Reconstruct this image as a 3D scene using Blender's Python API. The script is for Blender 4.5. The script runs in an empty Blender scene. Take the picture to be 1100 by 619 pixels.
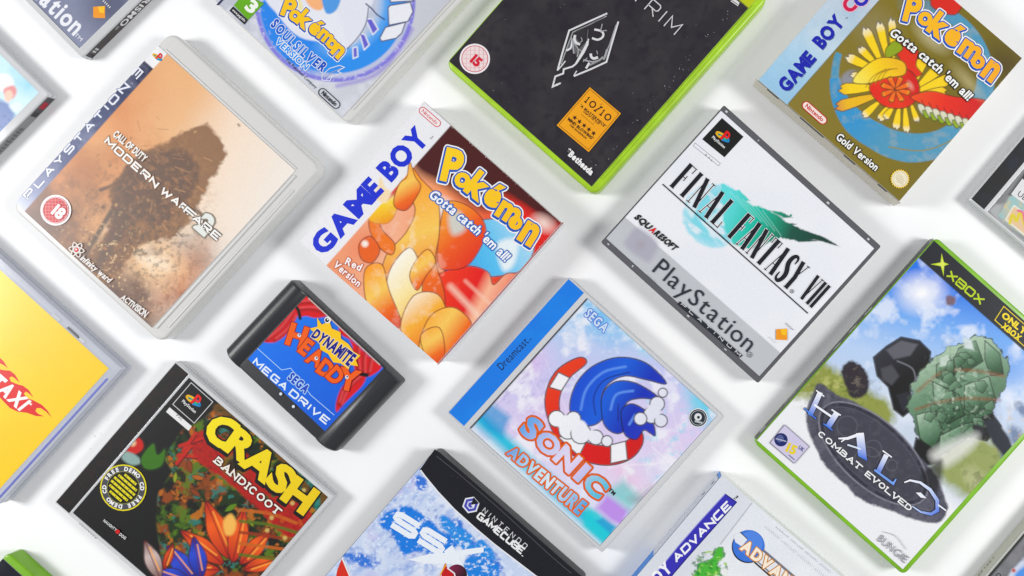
EXPO = 0.05
WORLD = 0.44
LIGHTS = [('softbox', (-1.32, 0.12, 0.92), (.38, .38), 15.0, (1, .99, .98)), ('softbox', (1.05, -0.05, 1.0), (.38, .38), 13.4, (1, .99, .97))]
import bpy, math, random
import numpy as np
from mathutils import Vector
from mathutils.geometry import tessellate_polygon

# ------------------------------------------------------------------ basics
S = bpy.context.scene
COL = S.collection
random.seed(7)
H = 0.660          # camera height above the table (m)
FPX = 1020.0       # focal length in photograph pixels (photograph is 1100 x 619)
CX, CY = 712.0, 314.0   # point of the photograph straight below the camera (the photograph is an off-centre crop)
MM = 0.001
STEP = 1.6e-5      # ink layer step (m)

def at(px, py, z):
    k = (H - z) / FPX
    return ((px - CX) * k, -(py - CY) * k)

def lin1(v):
    v = v / 255.0
    return v / 12.92 if v <= 0.04045 else ((v + 0.055) / 1.055) ** 2.4
KALB, SALB = 0.80, 0.020
def alb(c):
    v = np.array([lin1(x) for x in c[:3]]); y = v @ np.array([.21, .72, .07]); v = y + (v - y) * 1.10
    return np.clip(v * KALB - SALB, 0.005, 0.84)

def Z(ox, oy, s):
    return lambda *pts: [(ox + x / s, oy + y / s) for x, y in pts]

# ------------------------------------------------------------------ materials
def new_mat(name):
    m = bpy.data.materials.new(name); m.use_nodes = True
    nt = m.node_tree; nt.nodes.clear()
    out = nt.nodes.new('ShaderNodeOutputMaterial')
    return m, nt, out

def principled(nt, **kw):
    p = nt.nodes.new('ShaderNodeBsdfPrincipled')
    for k, v in kw.items():
        p.inputs[k.replace('_', ' ')].default_value = v
    return p

def noise_bump(nt, p, scale, strength, dist=0.0002, detail=3):
    tc = nt.nodes.new('ShaderNodeTexCoord')
    n = nt.nodes.new('ShaderNodeTexNoise'); n.inputs['Scale'].default_value = scale
    n.inputs['Detail'].default_value = detail
    nt.links.new(tc.outputs['Object'], n.inputs['Vector'])
    b = nt.nodes.new('ShaderNodeBump'); b.inputs['Strength'].default_value = strength
    b.inputs['Distance'].default_value = dist
    nt.links.new(n.outputs['Fac'], b.inputs['Height'])
    nt.links.new(b.outputs['Normal'], p.inputs['Normal'])
    return tc, n

def print_mat(name, rough, spec, coat, bump):
    m, nt, out = new_mat(name)
    p = principled(nt, Roughness=rough, Specular_IOR_Level=spec, Coat_Weight=coat, Coat_Roughness=0.16)
    at_ = nt.nodes.new('ShaderNodeAttribute'); at_.attribute_name = 'ink'
    tc, n = noise_bump(nt, p, 260, bump, 0.0001, 2)
    g = nt.nodes.new('ShaderNodeTexNoise'); g.inputs['Scale'].default_value = 1400; g.inputs['Detail'].default_value = 2
    nt.links.new(tc.outputs['Object'], g.inputs['Vector'])
    mr = nt.nodes.new('ShaderNodeMapRange')
    mr.inputs['From Min'].default_value = 0.25; mr.inputs['From Max'].default_value = 0.75
    mr.inputs['To Min'].default_value = 0.93; mr.inputs['To Max'].default_value = 1.06
    nt.links.new(g.outputs['Fac'], mr.inputs['Value'])
    mx = nt.nodes.new('ShaderNodeMix'); mx.data_type = 'RGBA'; mx.blend_type = 'MULTIPLY'
    mx.inputs['Factor'].default_value = 1.0
    nt.links.new(at_.outputs['Color'], mx.inputs[6]); nt.links.new(mr.outputs['Result'], mx.inputs[7])
    nt.links.new(mx.outputs[2], p.inputs['Base Color'])
    nt.links.new(p.outputs['BSDF'], out.inputs['Surface'])
    return m

def plain_mat(name, c, rough=0.35, spec=0.5, bump=0.15, scale=300, var=0.06, coat=0.0):
    m, nt, out = new_mat(name)
    p = principled(nt, Roughness=rough, Specular_IOR_Level=spec, Coat_Weight=coat)
    tc, n = noise_bump(nt, p, scale, bump, 0.0001)
    a = np.array(c)
    r = nt.nodes.new('ShaderNodeValToRGB')
    r.color_ramp.elements[0].position = 0.3; r.color_ramp.elements[1].position = 0.7
    r.color_ramp.elements[0].color = (*(a * (1 - var)), 1); r.color_ramp.elements[1].color = (*np.minimum(1, a * (1 + var)), 1)
    n2 = nt.nodes.new('ShaderNodeTexNoise'); n2.inputs['Scale'].default_value = 60; n2.inputs['Detail'].default_value = 5
    nt.links.new(tc.outputs['Object'], n2.inputs['Vector'])
    nt.links.new(n2.outputs['Fac'], r.inputs['Fac'])
    nt.links.new(r.outputs['Color'], p.inputs['Base Color'])
    nt.links.new(p.outputs['BSDF'], out.inputs['Surface'])
    return m

def clear_mat(name, body, tint, clear, rough=0.12, gloss=0.5):
    """see-through moulded plastic: part clear, part milky, with a surface sheen"""
    m, nt, out = new_mat(name)
    t = nt.nodes.new('ShaderNodeBsdfTransparent'); t.inputs['Color'].default_value = (*tint, 1)
    p = principled(nt, Roughness=rough, Specular_IOR_Level=gloss, Base_Color=(*body, 1))
    tc, n = noise_bump(nt, p, 120, 0.12, 0.0002)
    fr = nt.nodes.new('ShaderNodeFresnel'); fr.inputs['IOR'].default_value = 1.4
    mr = nt.nodes.new('ShaderNodeMath'); mr.operation = 'MULTIPLY_ADD'; mr.use_clamp = True
    mr.inputs[1].default_value = 0.8; mr.inputs[2].default_value = 1 - clear
    nt.links.new(fr.outputs['Fac'], mr.inputs[0])
    mx = nt.nodes.new('ShaderNodeMixShader')
    nt.links.new(mr.outputs[0], mx.inputs['Fac'])
    nt.links.new(t.outputs['BSDF'], mx.inputs[1]); nt.links.new(p.outputs['BSDF'], mx.inputs[2])
    nt.links.new(mx.outputs['Shader'], out.inputs['Surface'])
    return m

M = dict(
    card=print_mat('printed_card', 0.38, 0.35, 0.0, 0.06),
    sleeve=print_mat('printed_sheet_under_film', 0.30, 0.3, 0.18, 0.12),
    paper=print_mat('printed_booklet_under_lid', 0.34, 0.3, 0.18, 0.03),
    clear=clear_mat('clear_polystyrene', (.80, .81, .83), (.97, .975, .985), 0.42),
    clear_blue=clear_mat('bluish_clear_polystyrene', (.72, .75, .84), (.95, .96, .985), 0.5),
    smoke=clear_mat('smoky_clear_polystyrene', (.16, .16, .18), (.55, .55, .58), 0.45),
    milky=clear_mat('milky_polypropylene', (.70, .695, .68), (.90, .90, .89), 0.22, 0.32, 0.4),
    black=plain_mat('black_plastic', (.022, .022, .026), 0.42, 0.45, 0.35, 900),
    black_soft=plain_mat('black_case_plastic', (.026, .026, .03), 0.40, 0.45, 0.3, 700),
    cart=plain_mat('grained_black_plastic', (.017, .018, .022), 0.36, 0.5, 0.5, 1500),
    green=plain_mat('lime_green_plastic', (.31, .52, .012), 0.33, 0.45, 0.15, 300, 0.12),
    green_deep=plain_mat('leaf_green_plastic', (.165, .39, .010), 0.30, 0.45, 0.15, 300, 0.12),
    dark_tray=plain_mat('dark_grey_tray_plastic', (.045, .045, .05), 0.35),
    grey_tray=plain_mat('pale_tray_plastic', (.68, .69, .72), 0.4),
    red_card=plain_mat('red_card', (.62, .02, .035), 0.45),
    cream_card=plain_mat('cream_card', (.60, .58, .50), 0.55),
    refraction_line=plain_mat('dark_refraction_line', (.20, .21, .25), 0.4),
    white_card=plain_mat('white_card', (.72, .73, .75), 0.5),
)

# ------------------------------------------------------------------ glyphs of the built-in font
CHARS = "ABCDEFGHIJKLMNOPQRSTUVWXYZabcdefghijklmnopqrstuvwxyz0123456789!'./é®™*"
WEIGHTS = {'light': -0.006, 'reg': 0.0, 'bold': 0.028, 'heavy': 0.05}
GL = {}
def bake_glyphs():
    objs = []
    for wn, off in WEIGHTS.items():
        for ch in CHARS:
            cu = bpy.data.curves.new('glyph', 'FONT'); cu.body = ch; cu.size = 1.0
            cu.offset = off; cu.resolution_u = 3; cu.dimensions = '2D'; cu.fill_mode = 'FRONT'
            o = bpy.data.objects.new('glyph', cu); COL.objects.link(o); objs.append((wn, ch, o, cu))
    dg = bpy.context.evaluated_depsgraph_get(); dg.update()
    for wn, ch, o, cu in objs:
        e = o.evaluated_get(dg); me = e.to_mesh()
        v = np.array([x.co[:2] for x in me.vertices], dtype=float).reshape(-1, 2)
        f = [tuple(p.vertices) for p in me.polygons]
        cnt = {}
        for p in f:
            for i in range(len(p)):
                k = tuple(sorted((p[i], p[(i + 1) % len(p)]))); cnt[k] = cnt.get(k, 0) + 1
        ed = [k for k, n in cnt.items() if n == 1]
        GL[(wn, ch)] = (v, f, ed)
        e.to_mesh_clear()
    for wn, ch, o, cu in objs:
        bpy.data.objects.remove(o); bpy.data.curves.remove(cu)
bake_glyphs()
CAPH = GL[('reg', 'H')][0][:, 1].max()

# stroke letters (unit box), for wide technical lettering
c_ = .14
SF = {
 'A': [[(0, 0), (.5, 1), (1, 0)], [(.2, .32), (.8, .32)]],
 'B': [[(0, 0), (0, 1), (.85, 1), (1, .88), (1, .62), (.85, .52), (0, .52)], [(.85, .52), (1, .4), (1, .12), (.85, 0), (0, 0)]],
 'C': [[(1, 1), (c_, 1), (0, 1 - c_), (0, c_), (c_, 0), (1, 0)]],
 'D': [[(0, 0), (0, 1), (.82, 1), (1, .82), (1, .18), (.82, 0), (0, 0)]],
 'E': [[(1, 1), (0, 1), (0, 0), (1, 0)], [(0, .5), (.85, .5)]],
 'F': [[(1, 1), (0, 1), (0, 0)], [(0, .5), (.8, .5)]],
 'G': [[(1, 1), (c_, 1), (0, 1 - c_), (0, c_), (c_, 0), (1, 0), (1, .48), (.5, .48)]],
 'H': [[(0, 0), (0, 1)], [(1, 0), (1, 1)], [(0, .5), (1, .5)]],
 'I': [[(.5, 0), (.5, 1)]],
 'J': [[(1, 1), (1, c_), (1 - c_, 0), (0, 0)]],
 'K': [[(0, 0), (0, 1)], [(.95, 1), (.05, .45), (1, 0)]],
 'L': [[(0, 1), (0, 0), (1, 0)]],
 'M': [[(0, 0), (0, 1), (.5, .3), (1, 1), (1, 0)]],
 'N': [[(0, 0), (0, 1), (1, 0), (1, 1)]],
 'O': [[(c_, 0), (0, c_), (0, 1 - c_), (c_, 1), (1 - c_, 1), (1, 1 - c_), (1, c_), (1 - c_, 0), (c_, 0)]],
 'P': [[(0, 0), (0, 1), (.85, 1), (1, .88), (1, .55), (.85, .43), (0, .43)]],
 'R': [[(0, 0), (0, 1), (.85, 1), (1, .88), (1, .58), (.85, .45), (0, .45)], [(.45, .45), (1, 0)]],
 'S': [[(1, 1), (c_, 1), (0, 1 - c_), (0, .62), (c_, .5), (1 - c_, .5), (1, .38), (1, c_), (1 - c_, 0), (0, 0)]],
 'T': [[(0, 1), (1, 1)], [(.5, 1), (.5, 0)]],
 'U': [[(0, 1), (0, c_), (c_, 0), (1 - c_, 0), (1, c_), (1, 1)]],
 'V': [[(0, 1), (.5, 0), (1, 1)]],
 'W': [[(0, 1), (.25, 0), (.5, .75), (.75, 0), (1, 1)]],
 'X': [[(0, 0), (1, 1)], [(0, 1), (1, 0)]],
 'Y': [[(0, 1), (.5, .48), (1, 1)], [(.5, .48), (.5, 0)]],
 'Z': [[(0, 1), (1, 1), (0, 0), (1, 0)]],
 '0': [[(.1, 0), (0, .15), (0, .85), (.1, 1), (.9, 1), (1, .85), (1, .15), (.9, 0), (.1, 0)]],
 '1': [[(.2, .8), (.5, 1), (.5, 0)]],
 '2': [[(0, .8), (.1, 1), (.9, 1), (1, .85), (1, .62), (0, .1), (0, 0), (1, 0)]],
 '3': [[(0, 1), (1, 1), (1, 0), (0, 0)], [(.2, .5), (1, .5)]],
 '5': [[(1, 1), (0, 1), (0, .55), (.85, .55), (1, .42), (1, .12), (.85, 0), (0, 0)]],
 '/': [[(0, -.1), (1, 1.1)]],
 '.': [[(.4, .0), (.6, .0)]],
}
def _arc(a0, a1, n=14, cx=.5, rx=.5, cy=.5, ry=.5):
    return [(cx + rx * math.cos(math.radians(a0 + (a1 - a0) * i / n)), cy + ry * math.sin(math.radians(a0 + (a1 - a0) * i / n))) for i in range(n + 1)]
SFR = {'O': [_arc(0, 360)], '0': [_arc(0, 360)], 'C': [_arc(40, 320)], 'G': [_arc(40, 330) + [(.95, .45), (.6, .45)]],
       'D': [[(0, 0), (0, 1), (.4, 1)] + _arc(80, -80, 10, .4, .58) + [(.4, 0), (0, 0)]],
       'B': [[(0, 0), (0, 1), (.5, 1)] + _arc(80, -80, 8, .5, .4, .77, .23) + [(0, .53)], [(.5, .53)] + _arc(80, -80, 8, .5, .5, .265, .265) + [(0, 0)]]}
SW = {'I': .12, '.': .2, 'M': 1.15, 'W': 1.4, ' ': .55, '1': .5, '/': .5}

# high-contrast serif letters: (points, weight) with t = thick stem, h = hairline
SERIF = {
 'F': (.8, [([(.25, 0), (.25, 1)], 't'), ([(.02, .98), (1, .98)], 'h'), ([(.97, 1), (.92, .78)], 'h'), ([(.25, .52), (.75, .52)], 'h'), ([(.74, .62), (.74, .42)], 'h'), ([(.0, .02), (.52, .02)], 'h')]),
 'I': (.45, [([(.5, 0), (.5, 1)], 't'), ([(.05, .98), (.95, .98)], 'h'), ([(.05, .02), (.95, .02)], 'h')]),
 'N': (1.0, [([(.17, 0), (.17, 1)], 'h'), ([(.14, 1), (.86, 0)], 't'), ([(.84, 0), (.84, 1)], 'h'), ([(.0, .02), (.34, .02)], 'h'), ([(.66, .98), (1, .98)], 'h'), ([(-.04, .98), (.2, .98)], 'h')]),
 'A': (1.0, [([(.14, 0), (.5, 1)], 'h'), ([(.48, 1), (.84, 0)], 't'), ([(.24, .33), (.72, .33)], 'h'), ([(.0, .02), (.3, .02)], 'h'), ([(.64, .02), (1.04, .02)], 'h')]),
 'L': (.8, [([(.25, 0), (.25, 1)], 't'), ([(.0, .98), (.5, .98)], 'h'), ([(.0, .02), (1, .02)], 'h'), ([(.97, .0), (.95, .26)], 'h')]),
 'T': (.9, [([(.5, 0), (.5, 1)], 't'), ([(.0, .98), (1, .98)], 'h'), ([(.03, 1), (.05, .78)], 'h'), ([(.97, 1), (.95, .78)], 'h'), ([(.25, .02), (.75, .02)], 'h')]),
 'S': (.8, [([(.88, .76), (.84, .92), (.6, .99), (.32, .96), (.16, .84), (.18, .68), (.4, .55), (.66, .44), (.84, .3), (.82, .13), (.62, .02), (.34, .02), (.12, .1), (.1, .27)], 'm')]),
 'Y': (.95, [([(.13, 1), (.5, .45)], 't'), ([(.86, 1), (.5, .45)], 'h'), ([(.5, 0), (.5, .48)], 't'), ([(-.02, .98), (.36, .98)], 'h'), ([(.68, .98), (1.02, .98)], 'h'), ([(.25, .02), (.75, .02)], 'h')]),
 'V': (.95, [([(.14, 1), (.5, 0)], 't'), ([(.86, 1), (.5, 0)], 'h'), ([(-.04, .98), (.36, .98)], 'h'), ([(.68, .98), (1.04, .98)], 'h')]),
}
# ------------------------------------------------------------------ 2-D geometry helpers
def catmull(pts, n=6, closed=True):
    P = [np.array(p, float) for p in pts]; N = len(P); out = []
    rng = range(N) if closed else range(N - 1)
    for i in rng:
        if closed:
            a, b, c, d = P[i - 1], P[i], P[(i + 1) % N], P[(i + 2) % N]
        else:
            a, b, c, d = P[max(i - 1, 0)], P[i], P[i + 1], P[min(i + 2, N - 1)]
        for k in range(n):
            t = k / n
            out.append(tuple(0.5 * (2 * b + (c - a) * t + (2 * a - 5 * b + 4 * c - d) * t * t + (3 * b - a - 3 * c + d) * t ** 3)))
    if not closed: out.append(tuple(P[-1]))
    return out

def ribbon(pts, w, closed=False):
    """mitred ribbon of width w (scalar or per-point); returns verts, quads"""
    P = [np.array(p, float) for p in pts]
    if closed and np.allclose(P[0], P[-1]): P = P[:-1]
    n = len(P); V = []; ws = w if hasattr(w, '__len__') else [w] * n
    for i in range(n):
        d1 = P[i] - P[i - 1] if (i > 0 or closed) else P[1] - P[0]
        d2 = P[(i + 1) % n] - P[i] if (i < n - 1 or closed) else P[i] - P[i - 1]
        d1 = d1 / (np.linalg.norm(d1) + 1e-9); d2 = d2 / (np.linalg.norm(d2) + 1e-9)
        n1 = np.array([-d1[1], d1[0]]); n2 = np.array([-d2[1], d2[0]])
        m = n1 + n2; L = np.linalg.norm(m)
        m = n1 if L < 1e-3 else m / L
        k = 1 / max(0.45, abs(m @ n1))
        V += [P[i] + m * ws[i] / 2 * k, P[i] - m * ws[i] / 2 * k]
    Fq = []
    for i in range(n if closed else n - 1):
        j = (i + 1) % n
        Fq.append((2 * i, 2 * i + 1, 2 * j + 1, 2 * j))
    return V, Fq

def circle(c, r, n=28, ry=None, ang=0):
    ry = ry or r; ca, sa = math.cos(ang), math.sin(ang)
    return [(c[0] + r * math.cos(t) * ca - ry * math.sin(t) * sa, c[1] + r * math.cos(t) * sa + ry * math.sin(t) * ca)
            for t in (2 * math.pi * i / n for i in range(n))]

# value noise
_rng = np.random.RandomState(11)
_LAT = _rng.rand(256, 256)
def vnoise(x, y, seed=0):
    x = x + seed * 17.13; y = y + seed * 31.7
    xi = np.floor(x).astype(int); yi = np.floor(y).astype(int); fx = x - xi; fy = y - yi
    fx = fx * fx * (3 - 2 * fx); fy = fy * fy * (3 - 2 * fy)
    g = lambda a, b: _LAT[a & 255, b & 255]
    return (g(xi, yi) * (1 - fx) + g(xi + 1, yi) * fx) * (1 - fy) + (g(xi, yi + 1) * (1 - fx) + g(xi + 1, yi + 1) * fx) * fy
def fbm(x, y, scale, seed=0, octv=4):
    s = 0; a = .5; t = 0
    for o in range(octv):
        s = s + a * vnoise(x / scale * 2 ** o, y / scale * 2 ** o, seed + o); t += a; a *= .55
    return s / t

# ------------------------------------------------------------------ frames: where each thing lies
U0 = np.array([.745, .667])
class Frame:
    def __init__(s, z, w, h, ang, c):
        s.z, s.w, s.h, s.ang, s.c = z, w, h, ang, np.array(c)
        s.ux = np.array([math.cos(ang), math.sin(ang)]); s.vx = np.array([-math.sin(ang), math.cos(ang)])
    def loc(s, P, z=None):
        z = s.z if z is None else z
        P = np.asarray(P, float).reshape(-1, 2); k = (H - z) / FPX
        W = np.stack([(P[:, 0] - CX) * k, -(P[:, 1] - CY) * k], 1) - s.c
        return np.stack([W @ s.ux, W @ s.vx], 1)
    def px(s, L, z=None):
        z = s.z if z is None else z
        W = s.c + np.outer(L[:, 0], s.ux) + np.outer(L[:, 1], s.vx); k = FPX / (H - z)
        return np.stack([CX + W[:, 0] * k, CY - W[:, 1] * k], 1)

def fit(z, left, top, right, bottom=None):
    """frame from photograph corners of the top face (left=BL, top=TL, right=TR, bottom=BR of the cover)"""
    if bottom is None: bottom = (left[0] + right[0] - top[0], left[1] + right[1] - top[1])
    L, T, R_, B = [np.array(at(*p, z)) for p in (left, top, right, bottom)]
    u = (R_ - T) + (B - L); v = (T - L) + (R_ - B)
    w = (np.linalg.norm(R_ - T) + np.linalg.norm(B - L)) / 2; h = (np.linalg.norm(T - L) + np.linalg.norm(R_ - B)) / 2
    vv = np.array([v[1], -v[0]]); d = u / np.linalg.norm(u) + vv / np.linalg.norm(vv)
    return Frame(z, w, h, math.atan2(d[1], d[0]), (L + T + R_ + B) / 4)

def anchor(z, which, p, deg, w, h):
    a = -math.radians(deg); ux = np.array([math.cos(a), math.sin(a)]); vx = np.array([-math.sin(a), math.cos(a)])
    sx, sy = {'BL': (-1, -1), 'TL': (-1, 1), 'TR': (1, 1), 'BR': (1, -1)}[which]
    c = np.array(at(*p, z)) - ux * sx * w / 2 - vx * sy * h / 2
    return Frame(z, w, h, a, c)

# ------------------------------------------------------------------ objects
def link(o, parent=None):
    COL.objects.link(o)
    if parent: o.parent = parent
    return o
def thing(name, fr, label, cat, group=None):
    o = bpy.data.objects.new(name, None); o.empty_display_size = .02
    o.location = (fr.c[0], fr.c[1], 0); o.rotation_euler = (0, 0, fr.ang)
    o['label'] = label; o['category'] = cat
    if group: o['group'] = group
    return link(o)
def mesh_obj(name, verts, faces, mat, parent=None, smooth=False):
    me = bpy.data.meshes.new(name); me.from_pydata([tuple(v) for v in verts], [], faces); me.validate()
    if mat: me.materials.append(mat)
    if smooth:
        me.shade_smooth(); me.set_sharp_from_angle(angle=math.radians(35))
    return link(bpy.data.objects.new(name, me), parent)

def rrect(x0, x1, y0, y1, r, n=5):
    out = []
    for cx, cy, a0 in ((x1 - r, y1 - r, 0), (x0 + r, y1 - r, 90), (x0 + r, y0 + r, 180), (x1 - r, y0 + r, 270)):
        for k in range(n + 1):
            t = math.radians(a0 + 90 * k / n); out.append((cx + r * math.cos(t), cy + r * math.sin(t)))
    return out

def slab(x0, x1, y0, y1, z0, z1, r=.002, b=.0008, bb=0.0):
    """rounded slab: corner radius r in plan, rolled top edge b"""
    V, F = [], []; n = None
    levels = [(z0, bb), (z0 + bb, 0)] if bb else [(z0, 0)]
    levels += [(z1 - b, 0), (z1 - b * .62, b * .08), (z1 - b * .29, b * .29), (z1 - b * .08, b * .62), (z1, b)]
    for z, ins in levels:
        ring = rrect(x0 + ins, x1 - ins, y0 + ins, y1 - ins, max(r - ins, .0002)); n = len(ring)
        V += [(x, y, z) for x, y in ring]
    for l in range(len(levels) - 1):
        for i in range(n):
            j = (i + 1) % n; F.append((l * n + i, l * n + j, (l + 1) * n + j, (l + 1) * n + i))
    F.append(tuple(range(n))[::-1]); F.append(tuple((len(levels) - 1) * n + i for i in range(n)))
    return V, F

def ring_prism(o, i, z0, z1, r=.0012, b=.0004):
    """rectangular frame with outer rect o=(x0,x1,y0,y1) and inner rect i"""
    V, F = [], []
    loops = [(rrect(*o, r), z0), (rrect(*o, r), z1 - b), (rrect(o[0] + b, o[1] - b, o[2] + b, o[3] - b, r * .8), z1),
             (rrect(*i, r * .4), z1), (rrect(*i, r * .4), z0)]
    n = len(loops[0][0])
    for ring, z in loops: V += [(x, y, z) for x, y in ring]
    for l in range(5):
        m = (l + 1) % 5
        for k in range(n):
            j = (k + 1) % n; F.append((l * n + k, l * n + j, m * n + j, m * n + k))
    return V, F

def join(*parts):
    V, F = [], []
    for v, f in parts:
        k = len(V); V += list(v); F += [tuple(i + k for i in q) for q in f]
    return V, F

# ------------------------------------------------------------------ painter + printed sheet
class Paint:
    """colours of a printed picture, worked out point by point over the sheet"""
    def __init__(s, X, Y):
        s.X, s.Y = X, Y; s.C = np.zeros((len(X), 3))
    def col(s, c, m=None):
        if callable(c):
            return c(s.X if m is None else s.X[m], s.Y if m is None else s.Y[m])
        return alb(c)
    def fill(s, c):
        s.C[:] = s.col(c); return s
    def mix(s, a, c):
        s.C += (s.col(c) - s.C) * np.clip(a, 0, 1)[:, None]
    def ramp(s, p0, p1, stops, a=1.0):
        s.mix(np.full(len(s.X), a), ramp(p0, p1, stops))
    def blob(s, c, r, col, ry=None, ang=0, soft=.5, a=1.0, ns=0, nscale=12, seed=0):
        ry = ry or r; t = math.radians(ang); dx, dy = s.X - c[0], s.Y - c[1]
        u = (dx * math.cos(t) + dy * math.sin(t)) / r; v = (-dx * math.sin(t) + dy * math.cos(t)) / ry
        d = np.sqrt(u * u + v * v)
        if ns: d = d + ns * (fbm(s.X, s.Y, nscale, seed) - .5)
        s.mix(np.clip((1 - d) / max(soft, 1e-3) + .0, 0, 1) * a, col)
    def sd(s, pts, m):
        X, Y = s.X[m], s.Y[m]; D = np.full(len(X), 1e9); ins = np.zeros(len(X), bool); n = len(pts)
        for i in range(n):
            (ax, ay), (bx, by) = pts[i], pts[(i + 1) % n]
            ex, ey = bx - ax, by - ay; L = ex * ex + ey * ey + 1e-12
            t = np.clip(((X - ax) * ex + (Y - ay) * ey) / L, 0, 1)
            D = np.minimum(D, (X - ax - t * ex) ** 2 + (Y - ay - t * ey) ** 2)
            cond = ((ay > Y) != (by > Y)); ins ^= cond & (X < ex * (Y - ay) / (ey if abs(ey) > 1e-12 else 1e-12) + ax)
        D = np.sqrt(D); return np.where(ins, -D, D)
    def box(s, pts, pad):
        P = np.array(pts); return np.nonzero((s.X > P[:, 0].min() - pad) & (s.X < P[:, 0].max() + pad) & (s.Y > P[:, 1].min() - pad) & (s.Y < P[:, 1].max() + pad))[0]
    def poly(s, pts, col, soft=.8, smooth=True, a=1.0, ns=0, nscale=10, seed=0, line=None, lw=1.0):
        if smooth: pts = catmull(pts, 5)
        m = s.box(pts, soft * 2 + ns + 3)
        if len(m) == 0: return
        d = s.sd(pts, m)
        if ns: d = d + ns * 2 * (fbm(s.X[m], s.Y[m], nscale, seed) - .5)
        al = np.clip(.5 - d / (2 * soft), 0, 1) * a
        s.C[m] += (s.col(col, m) - s.C[m]) * al[:, None]
        if line: 
            al = np.clip((lw / 2 + .5 - np.abs(d)), 0, 1)
            s.C[m] += (s.col(line, m) - s.C[m]) * al[:, None]
    def line(s, pts, w, col, smooth=True, a=1.0, soft=.5):
        if smooth and len(pts) > 2: pts = catmull(pts, 5, False)
        m = s.box(pts, w + 3)
        if len(m) == 0: return
        X, Y = s.X[m], s.Y[m]; D = np.full(len(X), 1e9)
        for (ax, ay), (bx, by) in zip(pts[:-1], pts[1:]):
            ex, ey = bx - ax, by - ay; L = ex * ex + ey * ey + 1e-12
            t = np.clip(((X - ax) * ex + (Y - ay) * ey) / L, 0, 1)
            D = np.minimum(D, (X - ax - t * ex) ** 2 + (Y - ay - t * ey) ** 2)
        al = np.clip((w / 2 + soft - np.sqrt(D)) / (2 * soft), 0, 1) * a
        s.C[m] += (s.col(col, m) - s.C[m]) * al[:, None]
    def clouds(s, scale, c, lo=.45, hi=.7, a=1.0, seed=0, octv=4, mask=None, stretch=None):
        X, Y = s.X, s.Y
        if stretch:
            ang, k = stretch; t = math.radians(ang)
            X, Y = X * math.cos(t) + Y * math.sin(t), (-X * math.sin(t) + Y * math.cos(t)) * k
        f = np.clip((fbm(X, Y, scale, seed, octv) - lo) / (hi - lo), 0, 1) * a
        if mask is not None: f = f * mask
        s.mix(f, c)
    def half(s, p, q, soft=1.0):
        """1 on the right-hand side (image sense) of the line p->q"""
        dx, dy = q[0] - p[0], q[1] - p[1]; L = math.hypot(dx, dy)
        return np.clip(.5 + ((s.Y - p[1]) * dx - (s.X - p[0]) * dy) / L / (2 * soft), 0, 1)

def ramp(p0, p1, stops):
    p0, p1 = np.array(p0, float), np.array(p1, float); d = p1 - p0; L = d @ d
    T = [t for t, c in stops]; C = np.array([alb(c) for t, c in stops])
    def f(X, Y):
        t = ((X - p0[0]) * d[0] + (Y - p0[1]) * d[1]) / L
        return np.stack([np.interp(t, T, C[:, k]) for k in range(3)], 1)
    return f

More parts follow.
